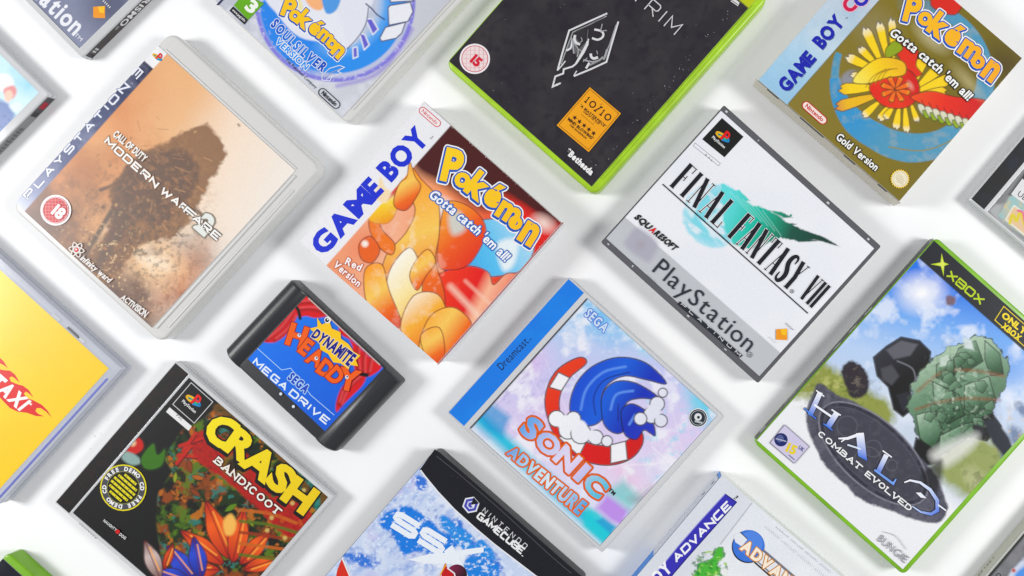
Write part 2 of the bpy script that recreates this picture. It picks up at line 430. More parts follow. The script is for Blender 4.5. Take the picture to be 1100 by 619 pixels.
class Sheet:
    """a printed sheet: picture + lettering in one mesh. Points are given in photograph
    pixels on the top face (or in mm on a side face) and carried to the sheet's own plane."""
    def __init__(s, fr=None, z=None, mapper=None, normal=(0, 0, 1)):
        s.fr, s.z = fr, (z if z is not None else (fr.z if fr else 0)); s.V = []; s.F = []; s.C = []; s.k = 1
        s.N = np.array(normal, float)
        s.map = mapper or (lambda P: np.c_[fr.loc(P, s.z), np.full(len(P), s.z)])
    def sheet(s, x0, x1, y0, y1, paint, px=0.85, thick=.0004):
        step = px * (H - s.z) / FPX
        nx, ny = max(2, int((x1 - x0) / step)), max(2, int((y1 - y0) / step))
        xs, ys = np.linspace(x0, x1, nx + 1), np.linspace(y0, y1, ny + 1)
        L = np.stack([g.ravel() for g in np.meshgrid(xs, ys)], 1)
        P = s.fr.px(L, s.z); p = Paint(P[:, 0], P[:, 1]); paint(p)
        b = len(s.V); s.V += [(x, y, s.z) for x, y in L]; s.C += list(p.C)
        for j in range(ny):
            r = b + j * (nx + 1)
            s.F += [(r + i, r + i + 1, r + nx + 2 + i, r + nx + 1 + i) for i in range(nx)]
        e = len(s.V); edge = alb((225, 225, 225))
        for z in (s.z, s.z - thick):
            s.V += [(x0, y0, z), (x1, y0, z), (x1, y1, z), (x0, y1, z)]
        s.C += [edge] * 8
        for i in range(4):
            j = (i + 1) % 4; s.F.append((e + i, e + 4 + i, e + 4 + j, e + j))
        return s
    def flat(s, col, *rect):
        """plain rectangle in the mapper's own units"""
        return s.poly([(rect[0], rect[2]), (rect[1], rect[2]), (rect[1], rect[3]), (rect[0], rect[3])], col, smooth=False)
    def add(s, P, faces, col):
        P = np.asarray(P, float).reshape(-1, 2)
        if len(P) == 0: return
        b = len(s.V); W = s.map(P) + s.N * STEP * s.k
        s.V += [tuple(w) for w in W]
        s.C += list(col(P[:, 0], P[:, 1])) if callable(col) else [alb(col)] * len(P)
        s.F += [tuple(i + b for i in f) for f in faces]
    def tris(s, V, F, col):
        k0 = s.k; V = np.asarray(V)
        for i, f in enumerate(F):
            s.k = k0 + (i % 11) * .035; s.add(V[list(f)], [tuple(range(len(f)))], col)
        s.k = k0
    def up(s): s.k += 1
    def poly(s, pts, col, smooth=False, n=5):
        if smooth: pts = catmull(pts, n)
        tri = tessellate_polygon([[Vector((x, y, 0)) for x, y in pts]])
        s.add(pts, tri, col); s.up(); return s
    def line(s, pts, w, col, closed=False, smooth=False):
        if smooth: pts = catmull(pts, 6, closed)
        V, F = ribbon(pts, w, closed); s.add(V, F, col); s.up(); return s
    def ring(s, c, r, w, col, n=32, ry=None, ang=0): return s.line(circle(c, r, n, ry, ang), w, col, closed=True)
    def disc(s, c, r, col, n=28, ry=None, ang=0): return s.poly(circle(c, r, n, ry, ang), col)
    def fatten(s, V, E, w, col):
        V = np.asarray(V); k0 = s.k; i = 0
        for a, b in E:
            p, q = V[a], V[b]; d = q - p; L = np.linalg.norm(d)
            if L < 1e-6: continue
            n = np.array([-d[1], d[0]]) / L * w; i += 1; s.k = k0 + (i % 61) * .03
            s.add([p + n, p - n, q - n, q + n], [(0, 1, 2, 3)], col)
        for a in sorted({i for e in E for i in e}):
            i += 1; s.k = k0 + (i % 61) * .03
            s.add(circle(V[a], w, 8), [tuple(range(8))], col)
        s.k = k0
    def outline(s, shapes, outlines):
        for w, c in outlines:
            k0 = s.k
            for j, (V, F, E) in enumerate(shapes):
                s.k = k0 + (j % 4) * .011; s.fatten(V, E, w, c); s.k = k0 + 2 + (j % 7) * .05; s.tris(V, F, c)
            s.k = k0 + 2.5
    def glyphs(s, shapes, col, outlines=()):
        s.outline(shapes, outlines)
        k0 = s.k
        for j, (V, F, E) in enumerate(shapes): s.k = k0 + (j % 7) * .06; s.tris(V, F, col)
        s.k = k0 + 1; return s
    def text(s, t, A, B, cap, col, weight='reg', shear=0, outlines=(), track=.09, bow=0, shadow=None, grow=0):
        """lettering from A to B along the baseline, cap height in the same units; bow lifts the middle"""
        A, B = np.array(A, float), np.array(B, float); D = np.linalg.norm(B - A); d = (B - A) / D; u = np.array([d[1], -d[0]])
        if s.fr is None: u = -u
        x = 0; items = []
        for ch in t:
            if ch == ' ': x += .34; continue
            v, f, e = GL[(weight, ch)]
            if len(v) == 0: continue
            x0, x1 = v[:, 0].min(), v[:, 0].max(); items.append((v, f, e, x - x0)); x += (x1 - x0) + track
        x -= track; sx = D / x; sy = cap / CAPH; sh = []
        for v, f, e, ox in items:
            X = (v[:, 0] + ox) * sx + shear * v[:, 1] * sy; T = np.clip(X / D, 0, 1)
            Y = v[:, 1] * sy * (1 + grow * (T - .5)) + bow * 4 * T * (1 - T)
            sh.append((A + np.outer(X, d) + np.outer(Y, u), f, e))
        if shadow: s.glyphs([(V + np.array(shadow[0]), f, e) for V, f, e in sh], shadow[1])
        return s.glyphs(sh, col, outlines)
    def letter(s, ch, c, h, rot, weight='heavy', xs=1.0):
        """one letter centred at c, height h, turned by rot degrees (clockwise in the photograph)"""
        v, f, e = GL[(weight, ch)]; r = math.radians(rot); m = (v.min(0) + v.max(0)) / 2; k = h / (v[:, 1].max() - v[:, 1].min())
        X, Y = (v[:, 0] - m[0]) * k * xs, -(v[:, 1] - m[1]) * k
        return (np.stack([c[0] + X * math.cos(r) - Y * math.sin(r), c[1] + X * math.sin(r) + Y * math.cos(r)], 1), f, e)
    def stext(s, t, A, B, cap, w, col, gap=.35, shear=0, widths=1.0, under=None, serif=False, thin=None):
        """stroke lettering from A to B"""
        A, B = np.array(A, float), np.array(B, float); D = np.linalg.norm(B - A); d = (B - A) / D; u = np.array([d[1], -d[0]])
        if s.fr is None: u = -u
        wid = [SW.get(ch, 1.0) for ch in t]; tot = sum(wid) + gap * (len(t) - 1); k = D / tot; x = 0; polys = []
        for ch, cw in zip(t, wid):
            for st in (SFR.get(ch) if serif and ch in SFR else SF.get(ch, [])):
                P = [(A + d * ((x + p[0] * cw) * k + shear * p[1] * cap) + u * (p[1] * (cap - w) + w / 2)) for p in st]
                polys.append(P)
                if serif:
                    if ch in 'OCDQG0': continue
                    for e_ in (P[0], P[-1]):
                        if min(abs((e_ - A) @ u - w / 2), abs((e_ - A) @ u - cap + w / 2)) < .1 * cap:
                            q = w * 1.1; polys.append([e_ - d * q, e_ + d * q])
            x += cw + gap
        for ww, c in ([under] if under else []) + [(0, col)]:
            for P in polys:
                V, F = ribbon(P, w + 2 * ww, np.allclose(P[0], P[-1])); s.add(V, F, c); s.k += .15
            s.up()
        return s
    def serif(s, t, A, B, cap, thick, hair, col, gap=.3):
        A, B = np.array(A, float), np.array(B, float); D = np.linalg.norm(B - A); d = (B - A) / D; u = np.array([d[1], -d[0]])
        wid = [SERIF[ch][0] for ch in t]; tot = sum(wid) + gap * (len(t) - 1); k = D / tot; x = 0
        for ch, cw in zip(t, wid):
            for st, kind in SERIF[ch][1]:
                P = [A + d * (x + p[0] * cw) * k + u * p[1] * cap for p in st]
                if kind == 'm':
                    P = catmull(P, 3, False); n = len(P); ww = [hair + (thick * 1.15 - hair) * math.sin(math.pi * (i / (n - 1))) ** .8 for i in range(n)]
                else: ww = thick if kind == 't' else hair
                V, F = ribbon(P, ww); s.add(V, F, col); s.k += .1
            x += cw + gap
        s.up(); return s
    def arc_text(s, t, c, r, a0, a1, h, col, weight='bold', inward=False):
        sh = []
        for i, ch in enumerate(t):
            if ch == ' ': continue
            a = math.radians(a0 + (a1 - a0) * i / max(1, len(t) - 1))
            sh.append(s.letter(ch, (c[0] + r * math.cos(a), c[1] + r * math.sin(a)), h, math.degrees(a) + (90 if not inward else -90), weight))
        return s.glyphs(sh, col)
    def wear(s, pts_fn, n, cols, seed=1, size=(.4, 1.6)):
        """scuffs and specks"""
        rr = random.Random(seed)
        for i in range(n):
            x, y = pts_fn(rr); L = rr.uniform(*size); a = rr.uniform(0, math.pi); w = rr.uniform(.18, .4)
            s.line([(x, y), (x + L * math.cos(a), y + L * math.sin(a))], w, rr.choice(cols)); s.k -= .99
        s.up()
    def build(s, name, mat, parent):
        o = mesh_obj(name, s.V, s.F, M[mat], parent); me = o.data
        a = me.attributes.new('ink', 'FLOAT_COLOR', 'POINT')
        C = np.ones((len(s.V), 4), np.float32); C[:, :3] = np.array(s.C)
        a.data.foreach_set('color', C.ravel()); return o

D41 = np.array([.747, .665])     # reading direction of most covers in the photograph
def pill(s, c, L, hgt, col, word, fill=None, ang=41.5, lw=.8, weight='reg'):
    a = math.radians(ang); r = hgt / 2; d = np.array([math.cos(a), math.sin(a)]); n = np.array([-d[1], d[0]]); c = np.array(c)
    pts = []
    for sgn, base in ((1, -90), (-1, 90)):
        for k in range(7):
            t = math.radians(base + 30 * k); pts.append(c + d * (sgn * (L / 2 - r)) + r * (d * math.cos(t) + n * math.sin(t)))
    if fill: s.poly([tuple(p) for p in pts], fill)
    s.line([tuple(p) for p in pts], lw, col, closed=True)
    s.text(word, c - d * (L / 2 - r * .9) + n * hgt * .24, c + d * (L / 2 - r * .9) + n * hgt * .24, hgt * .52, col, weight, track=.05)

def station_mark(s, c, k, ang=41.5, textcol=(235, 235, 235), word=True):
    """red P standing on a yellow-green-blue S"""
    a = math.radians(ang); d = np.array([math.cos(a), math.sin(a)]); n = np.array([-d[1], d[0]]); c = np.array(c)
    T = lambda pts: [tuple(c + d * x * k + n * (-y) * k) for x, y in pts]
    s.line(T([(-.12, .12), (-.5, .0), (-.55, -.14), (-.25, -.2), (-.1, -.12)]), .15 * k, (235, 185, 40), smooth=True)
    s.line(T([(-.12, -.02), (-.38, -.08), (-.3, -.14)]), .1 * k, (60, 170, 150), smooth=True)
    s.line(T([(.1, .16), (.38, .12), (.52, -.02), (.3, -.14), (.05, -.24)]), .13 * k, (50, 140, 200), smooth=True)
    s.line(T([(.1, .04), (.34, .0), (.1, -.1)]), .09 * k, (60, 190, 150), smooth=True)
    s.poly(T([(-.12, .52), (-.12, -.3), (.06, -.24), (.06, .52)]), (225, 55, 60))
    s.line(T([(-.02, .47), (.2, .42), (.3, .24), (.22, .1), (.06, .12)]), .15 * k, (225, 55, 60), smooth=True)
    if word:
        s.text('PlayStation', T([(-.6, -.62)])[0], T([(.62, -.62)])[0], .2 * k, textcol, 'bold', track=.05)

def sony_mark(s, c, k):
    x, y = c
    s.poly([(x - k, y - k * .9), (x + k, y - k * 1.05), (x + k, y + k), (x - k, y + k * .95)], (240, 160, 25))
    s.poly([(x - k * .2, y - k * .9), (x + k * .95, y - k), (x + k * .8, y + k * .2), (x + k * .05, y + k * .05)], (250, 200, 40))
    s.text('SONY', (x + k * .6, y - k * 1.9), (x + k * 2.0, y - k * .6), k * .32, (120, 120, 125))

POKE_OUT = [(2.6, (250, 250, 252)), (1.5, (45, 95, 185))]
def monster_word(s, letters, k=1.0, fill=(250, 205, 40)):
    """bouncing yellow letters with a blue and white edge, blue thickness falling down-left"""
    sh = [s.letter(ch, c, h, rot, 'heavy', xs) for ch, c, h, rot, xs in letters]
    low = [(V + np.array([-.9, 1.1]) * k, f, e) for V, f, e in sh]
    s.outline(sh + low, [(2.9 * k, (250, 250, 252))]); s.outline(low + sh, [(1.45 * k, (45, 95, 185))])
    s.glyphs(sh, fill)

# ------------------------------------------------------------------ case builders
def jewel(fr, name, label, group, strip, booklet, tray='grey_tray', rim='clear', base='clear', strip_w=.0118, gap=.0016,
          my=.0042, mr=.0045, tray_my=.003, px=.85, cat='game case', tabs=None, tabmat='clear'):
    """hinged clear box: base, inner tray, lid rim, booklet behind the lid, printed strip behind the hinge"""
    t = thing(name, fr, label, cat, group); w, h, z = fr.w / 2, fr.h / 2, fr.z
    mesh_obj('base', *slab(-w, w, -h, h, .0004, z * .47, .0012, .0004), M[base], t)
    mesh_obj('refraction_line', *ring_prism((-w - .00012, w + .00012, -h - .00012, h + .00012), (-w + .0006, w - .0006, -h + .0006, h - .0006), z * .47, z * .5, .0012, .0001), M['refraction_line'], t)  # dark bead between base and lid, added to paint the rim's refraction outline
    mesh_obj('disc_tray', *slab(-w + .002, w - mr * .75, -h + tray_my, h - tray_my, .0008, z - .0016, .001, .0004), M[tray], t)
    x0 = -w + .0007 + (strip_w + gap if strip else 0)
    lid = ring_prism((-w, w, -h, h), (x0, w - mr, -h + my, h - my), z * .5, z)
    lo = mesh_obj('lid', *lid, M[rim], t)
    if strip:
        mesh_obj('hinge_bar', *slab(x0 - gap, x0 - .0002, -h + .001, h - .001, z * .6, z + .0002, .0003, .0003), M[rim], lo)
        s = Sheet(fr, z + .0001); strip(s, (-w + .0007, -w + .0007 + strip_w, -h + .0012, h - .0012)); s.build('spine_insert', 'paper', t)
    if booklet:
        s = Sheet(fr, z - .0004); booklet(s, (x0 + .0002, w - mr - .0002, -h + my + .0002, h - my - .0002)); s.build('booklet', 'paper', t)
    for (x, y, l, d, m) in (tabs or []):
        mesh_obj('tab', *slab(x * w - l / 2, x * w + l / 2, y - d / 2, y + d / 2, z * .6, z + .00025, .0003, .0002), M[m], lo)
    return t

def keep_case(fr, name, label, group, shell, cover, m=(.0006, .004, .003, .003), r=.0035, cat='game case', b=.0014):
    t = thing(name, fr, label, cat, group); w, h, z = fr.w / 2, fr.h / 2, fr.z
    mesh_obj('shell', *slab(-w, w, -h, h, .0002, z, r, b, .0006), M[shell], t, smooth=True)
    s = Sheet(fr, z + .0004); cover(s, (-w + m[0], w - m[1], -h + m[2], h - m[3])); s.build('cover_sheet', 'sleeve', t)
    return t

def side_map(fr, side, off=.00015):
    w, h = fr.w / 2 + off, fr.h / 2 + off
    if side == 'right':   # outward +u; a runs from the bottom edge upwards
        return (lambda P: np.c_[np.full(len(P), w), P[:, 0] * MM, P[:, 1] * MM]), (1, 0, 0)
    if side == 'left':    # outward -u; a runs downwards
        return (lambda P: np.c_[np.full(len(P), -w), -P[:, 0] * MM, P[:, 1] * MM]), (-1, 0, 0)
    if side == 'top':     # outward +v
        return (lambda P: np.c_[-P[:, 0] * MM, np.full(len(P), h), P[:, 1] * MM]), (0, 1, 0)
    return (lambda P: np.c_[P[:, 0] * MM, np.full(len(P), -h), P[:, 1] * MM]), (0, -1, 0)

def side_sheet(fr, side, draw, name, mat, parent):
    mp, n = side_map(fr, side); s = Sheet(None, 0, mp, n); draw(s); return s.build(name, mat, parent)

G_JEWEL = 'clear hinged disc cases on the white table'
G_KEEP = 'plastic keep cases on the white table'
G_BOX = 'cardboard game boxes on the white table'

# ------------------------------------------------------------------ A: dark blue booklet, top left corner
fA = anchor(.010, 'BR', (87.5, 62), 45.6, .142, .125)
def artA(p):
    p.fill((66, 74, 104))
    p.clouds(26, (96, 104, 136), .4, .75, .8, 3); p.clouds(9, (40, 46, 70), .55, .75, .6, 5)
    p.mix(np.clip(1 - np.abs(p.half((20, -4), (80, 57), 9) * 2 - 0) , 0, 1) * .55, (168, 172, 196))  # pale glare haze mixed into the booklet's printed colour
    p.blob((40, 10), 26, (120, 126, 156), soft=.9, a=.6); p.blob((120, 5), 40, (58, 64, 88), soft=.8, a=.6)
def bookA(s, R):
    s.sheet(*R, artA, .9)
    s.text('PlayStation', (-7.5, -44.5), (79.5, 38.5), 19.5, (238, 240, 246), 'bold', track=.1)
    s.text('TM', (79.5, 38.0), (86.5, 44.6), 4, (235, 235, 240), 'reg')
    sony_mark(s, (106.5, 13.2), 6.4)
    for k in range(5):
        s.line([(110.5 + k * 1.7, 2 + k * 1.7), (112.2 + k * 1.7, .4 + k * 1.7)], .9, (235, 235, 240))
        s.line([(97 + k * 1.4, 17 + k * 1.5), (98.4 + k * 1.4, 15.8 + k * 1.5)], .6, (150, 150, 165))
tA = jewel(fA, 'disc_case', 'clear disc case with dark blue booklet cut by the top left corner', G_JEWEL, None, bookA, 'dark_tray', 'clear', my=.0035, mr=.0055)
def spA(s):
    s.flat((84, 80, 80), -60, 60, .9, 8.4)
    s.flat((60, 56, 58), -60, -57, .9, 8.4)
    for x in (-55.5, -53): s.poly([(x, 3), (x + 1.6, 3), (x + 1.6, 6.6), (x, 6.6)], (205, 205, 205))
    s.text('GRAN TURISMO', (40, 7.3), (-29, 7.3), 5.0, (240, 240, 240), 'bold'); s.text('TM', (-30, 7.3), (-33, 7.3), 2, (230, 230, 230), 'reg')
side_sheet(fA, 'right', spA, 'spine_insert', 'paper', tA)

# ------------------------------------------------------------------ B: pale blue booklet, left edge
fB = anchor(.010, 'TR', (52.5, 101), 44.6, .142, .125)
def artB(p):
    p.fill((176, 222, 238)); p.clouds(30, (214, 240, 248), .4, .7, .9, 8)
    p.blob((-4, 66), 26, (206, 238, 246), soft=.8)
    p.blob((30, 92), 16, (150, 214, 236), soft=.9, a=.7)
    p.poly([(-20, 112), (2, 108), (14, 118), (16, 128), (6, 142), (-20, 160)], (120, 140, 190), 2.5, ns=2.5, nscale=5, seed=2)
    p.clouds(4, (70, 84, 140), .5, .7, .5, 4, mask=np.clip(1 - np.hypot((p.X - 0) / 18, (p.Y - 128) / 20), 0, 1))
    p.poly([(-6, 82), (6, 79), (14, 85), (14, 94), (2, 98), (-8, 96)], (240, 244, 246), 1.4)
    p.poly([(4, 96), (14, 92), (18, 98), (14, 106), (6, 104)], (226, 150, 150), 1.4)
    p.poly([(6, 99), (11, 97), (14, 103), (9, 110), (5, 106)], (250, 205, 186), 1.2)
    p.poly([(10, 113), (20, 110), (24, 116), (17, 121)], (226, 236, 240), 1.6)
def bookB(s, R): s.sheet(*R, artB, .9)
tB = jewel(fB, 'disc_case', 'clear disc case with pale icy blue booklet at the left edge', G_JEWEL, None, bookB, 'grey_tray', 'clear', my=.004, mr=.0055)
def spB(s):
    s.flat((150, 150, 153), -60, 60, .9, 8.6); s.k += 1
    s.flat((88, 86, 88), 46, 60, 1.2, 8.2); s.flat((176, 50, 70), 49.5, 55.5, 2.2, 7.2)
    s.flat((66, 64, 66), 42, 46, 1.6, 7.8)
    for k in range(10): s.poly([(2 + k * 3.0, 2.5), (4 + k * 3.0, 2.5), (4 + k * 3.0, 5.5 + (k % 3)), (2 + k * 3.0, 5.5 + (k % 2))], (112, 112, 116))
    for k in range(12): s.poly([(-50 + k * 3.2, 3), (-48 + k * 3.2, 3), (-48 + k * 3.2, 5.5 + (k % 2)), (-50 + k * 3.2, 5.5)], (122, 122, 126))
side_sheet(fB, 'right', spB, 'spine_insert', 'paper', tB)

# ------------------------------------------------------------------ C: yellow booklet, left
fC = anchor(.012, 'TR', (131.5, 396), 42.2, .142, .1255)
zC = Z(0, 330, 5.16)
def artC(p):
    p.fill((249, 210, 26)); p.clouds(50, (251, 217, 44), .4, .7, .6, 2)
    p.mix(1 - p.half((121.7, 398.8), (47.5, 330), 0) if False else np.zeros(len(p.X)), (255, 120, 60))
def bookC(s, R):
    s.sheet(*R, artC, 1.2)
    red = (222, 42, 30)
    s.poly(zC((-60, 290), (0, 345), (25, 350), (55, 352), (82, 372), (98, 398), (108, 420), (88, 400), (66, 384), (52, 392), (60, 412), (92, 426), (128, 436), (160, 460), (186, 502), (162, 480), (144, 468), (132, 480), (150, 504), (188, 518), (232, 542), (262, 572), (288, 614), (256, 580), (226, 560), (204, 560), (196, 576), (212, 592), (245, 606), (200, 604), (150, 586), (98, 580), (56, 560), (24, 528), (0, 502), (-60, 440)), red)
    s.poly(zC((-50, 230), (0, 282), (20, 300), (44, 340), (22, 322), (0, 312), (-50, 270)), red)
    for q in (((150, 478), (168, 492), (180, 512), (160, 500)), ((204, 566), (232, 574), (262, 600), (228, 592)), ((60, 386), (80, 392), (98, 410), (74, 400))):
        s.poly(zC(*q), (250, 214, 38))
    a, b = zC((-115, 372), (112, 574))
    s.text('YTAXI', a, b, 14.5, (252, 250, 246), 'heavy', shear=.18, track=.05)
    a, b = zC((148, 528), (172, 546)); s.text('TM', a, b, 2.4, (250, 248, 240), 'bold')
tC = jewel(fC, 'disc_case', 'clear disc case with plain yellow booklet and red flame lettering', G_JEWEL, None, bookC, 'grey_tray', 'clear_blue', 'clear_blue', my=.0062, mr=.0068,
           tabs=[(.42, .0585, .011, .0016, 'dark_tray'), (.52, .0585, .006, .0022, 'clear'), (.2, .0583, .007, .0018, 'clear')])
mesh_obj('blue_edge', *slab(fC.w / 2 - .0038, fC.w / 2 - .0022, -fC.h / 2 + .004, fC.h / 2 - .012, .011, .01215, .0003, .0002), plain_mat('blue_edge_print', (.10, .12, .42)), tC)

# ------------------------------------------------------------------ D: black and green case, bottom left corner
fD = anchor(.014, 'TL', (8, 593.5), 41.8, .135, .19)
def coverD(s, R):
    s.sheet(*R, lambda p: (p.fill((48, 50, 56)), p.clouds(20, (60, 62, 70), .4, .7, .7, 1)), 1.2)
tD = keep_case(fD, 'keep_case', 'green plastic case with dark cover poking in at the bottom left corner', G_KEEP, 'green_deep', coverD, (.0006, .004, .003, .0050))

# ------------------------------------------------------------------ E: milky case, brown smoky picture
fE = fit(.014, (9, 222), (184.5, 34), (346, 180), (173, 369))
zE = Z(0, 30, 1.8216); zE4 = Z(0, 160, 2.811)
def artE(p):
    p.fill((232, 168, 116))
    p.ramp((120, 110), (310, 200), [(0, (226, 152, 98)), (.35, (240, 190, 142)), (.62, (252, 232, 212)), (1, (250, 246, 240))])
    p.blob((190, 80), 60, (240, 184, 132), 30, 42, .9, .8)
    p.clouds(40, (214, 134, 82), .45, .75, .6, 4, mask=1 - p.half((150, 60), (300, 260), 40) if False else np.clip((190 - p.X) / 90 + .3, 0, 1))
    p.blob((105, 150), 34, (236, 176, 124), 22, -40, .9, .7)
    # dark lower-left bank of smoke
    p.mix(np.clip(((p.Y - 178) * .74 + (150 - p.X) * .55) / 90 + .1, 0, 1) * .9 * np.clip(fbm(p.X, p.Y, 30, 6) * 1.9 - .25, 0, 1), (92, 58, 48))
    p.blob((110, 310), 95, (74, 46, 44), 34, 42, .8, .95, .5, 18, 2)
    p.blob((42, 240), 40, (80, 58, 60), 26, 42, .7, .85, .6, 12, 5)
    p.blob((196, 300), 30, (205, 122, 76), 60, 35, .9, .8, .4, 16, 3)
    # glow of a fire
    p.blob((168, 283), 46, (250, 206, 160), 32, 30, .8, 1, .5, 14, 1)
    p.blob((166, 280), 26, (255, 238, 214), 18, 30, .8, .9, .6, 10, 9)
    p.blob((118, 246), 24, (246, 206, 170), 9, -55, .8, .8, .4, 8, 9)
    # a generic heap of dark rubble and smoke, tall and ragged
    heap = [(196, 142), (222, 134), (238, 150), (240, 172), (226, 196), (212, 220), (200, 240), (184, 256), (160, 258), (142, 272), (122, 300), (100, 304), (92, 286), (106, 262), (122, 232), (116, 206), (138, 178), (156, 160), (176, 152)]
    p.line([(150, 190), (128, 214), (112, 240), (90, 276)], 5, (46, 32, 28), a=.9, soft=1.2); p.line([(140, 176), (126, 196), (108, 204)], 4, (70, 46, 36), a=.9, soft=1.2); p.line([(206, 222), (218, 232), (222, 240)], 4, (60, 40, 30), a=.9, soft=1.2)
    p.poly(heap, (128, 88, 58), 1.8, ns=5, nscale=9, seed=12, a=.97)
    p.poly([(130, 190), (156, 166), (190, 160), (214, 178), (200, 214), (176, 238), (146, 240), (126, 262), (106, 292), (98, 284), (116, 250), (124, 218)], (70, 46, 35), 3, ns=7, nscale=8, seed=21, a=.85)
    p.clouds(5, (196, 142, 96), .5, .7, .5, 31, mask=np.clip(1 - np.hypot((p.X - 178) / 66, (p.Y - 200) / 74), 0, 1))
    p.clouds(4, (48, 30, 26), .52, .68, .7, 14, mask=np.clip(1.2 - np.hypot((p.X - 150) / 80, (p.Y - 250) / 90), 0, 1))
    p.clouds(3.2, (255, 220, 170), .66, .76, .9, 77, mask=np.clip(1.1 - np.hypot((p.X - 120) / 90, (p.Y - 290) / 70), 0, 1))
    p.clouds(6, (110, 60, 40), .5, .7, .8, 8, mask=np.clip(1 - np.hypot((p.X - 185) / 50, (p.Y - 325) / 34), 0, 1))
    rr = random.Random(5)
    for k in range(200):
        t = rr.gauss(0, 1); x, y = 150 + rr.gauss(0, 34), 240 + rr.gauss(0, 42); L = rr.uniform(.5, 2.6); a = rr.uniform(0, 6.28)
        if rr.random() < .45: x, y = 105 + rr.gauss(0, 30), 300 + rr.gauss(0, 24)
        p.line([(x, y), (x + L * math.cos(a), y + L * math.sin(a))], rr.uniform(.8, 2.8), rr.choice([(44, 28, 24), (60, 38, 30), (80, 52, 38), (92, 60, 42), (130, 88, 60), (190, 130, 84), (236, 186, 130)]), a=rr.uniform(.3, .8), soft=.9)
    for k in range(60):
        x, y = 170 + rr.gauss(0, 22), 190 + rr.gauss(0, 30); a = rr.gauss(.75, .5); L = rr.uniform(4, 16)
        p.line([(x, y), (x + L * math.cos(a), y + L * math.sin(a))], rr.uniform(.6, 1.6), rr.choice([(60, 40, 30), (176, 122, 82), (140, 92, 60), (206, 156, 110)]), a=.55)
    p.clouds(14, (84, 52, 38), .52, .72, .55, 111, mask=np.clip(((p.Y - 200) * .6 + (170 - p.X) * .5) / 80, 0, 1))
    p.mix(np.full(len(p.X), .16), (226, 200, 180))
    # vertical banner
    o0, o1 = (9.5, 222), (168, 46); i0, i1 = (21, 232), (180, 57)
    m = 1 - p.half((21.5, 232.5), (179.5, 57.5), .6)
    c = ramp(o0, o1, [(0, (226, 230, 240)), (.12, (150, 158, 190)), (.3, (96, 104, 140)), (.6, (84, 92, 124)), (.85, (44, 52, 80)), (.9, (38, 46, 72)), (.905, (246, 244, 246)), (1, (250, 250, 250))])  # pale first stops put glare haze into the banner's colour
    p.mix(m, c); p.mix(m * np.clip(fbm(p.X, p.Y, 16, 3) * 2 - .9, 0, 1) * .5, (178, 184, 208))
def coverE(s, R):
    s.sheet(*R, artE, .8)
    s.stext('PLAYSTATION', (31, 214.5), (139.5, 94), 8.2, 1.7, (240, 242, 250), .62, under=(.7, (120, 128, 160)))
    s.stext('.3', (142, 91), (154, 78), 8.2, 1.7, (236, 238, 248), .5)
    station_mark(s, (169.5, 61.5), 10, 41.5, word=False)
    gl = (120, 92, 72)
    s.text('CALL OF DUTY', (121, 145.5), (154.5, 174.5), 7.2, (246, 244, 240), 'heavy', track=.04, shadow=((.8, .9), gl))
    s.stext('MODERN', (111.8, 154), (166.3, 202), 8.2, 1.9, (248, 248, 246), .42, under=(.7, (150, 112, 84)))
    s.stext('WARFARE', (172.2, 207), (233, 259), 8.2, 1.9, (248, 248, 246), .42, under=(.7, (150, 112, 84)))
    V = s.letter('2', (221, 241), 23, 41, 'heavy', 1.05)
    s.glyphs([V], (236, 238, 234), [(1.4, (150, 146, 134))])
    s.stext('FARE', (197, 228.2), (233, 259), 8.2, 1.9, (250, 250, 248), .42, under=(1.0, (120, 108, 96)))
    c = (60.5, 226)
    s.disc(c, 16.6, (246, 244, 244)); s.disc(c, 14.4, (206, 70, 78)); 
    for k in range(-3, 4):
        r = math.sqrt(max(0, 13.6 ** 2 - (k * 3.6) ** 2))
        s.line([(c[0] + k * 3.6, c[1] - r), (c[0] + k * 3.6, c[1] + r)], .5, (236, 150, 150)); s.line([(c[0] - r, c[1] + k * 3.6), (c[0] + r, c[1] + k * 3.6)], .5, (236, 150, 150))
    s.ring(c, 13.6, .8, (240, 200, 200))
    s.text('18', (55.5, 228.4), (65.2, 236.6), 11.5, (250, 246, 246), 'heavy', track=.05, outlines=[(.8, (206, 70, 78))])
    c = (83, 268.5)
    for a in (10, 70, 130): s.ring(c, 8.2, .9, (244, 242, 240), 24, 3.0, math.radians(a))
    s.disc(c, 2.4, (214, 60, 60)); s.disc((c[0] - .4, c[1] - .4), 1.0, (246, 240, 240))
    s.text('infinity ward', (86.5, 278.5), (117.5, 304), 6.2, (246, 244, 242), 'bold', shear=.15, track=.04)
    s.text('ACTIVISION', (130.2, 320.5), (156, 341.5), 6.6, (246, 244, 242), 'bold', track=.03, grow=.4)
tE = keep_case(fE, 'keep_case', 'milky white plastic case with brown smoky battlefield cover', G_KEEP, 'milky', coverE, (.0008, .0118, .0045, .0136), r=.007, b=.0022)
w, h = fE.w / 2, fE.h / 2
mesh_obj('closing_lip', *slab(w - .0105, w - .0088, -h + .006, h - .016, .0138, .0150, .0006, .0004), M['milky'], tE)
mesh_obj('closing_lip', *slab(w - .0045, w - .0032, -h + .012, h - .024, .0135, .0147, .0006, .0004), M['milky'], tE)
mesh_obj('header_ridge', *slab(-w + .006, w - .012, h - .0128, h - .0116, .0138, .0147, .0005, .0004), M['milky'], tE)

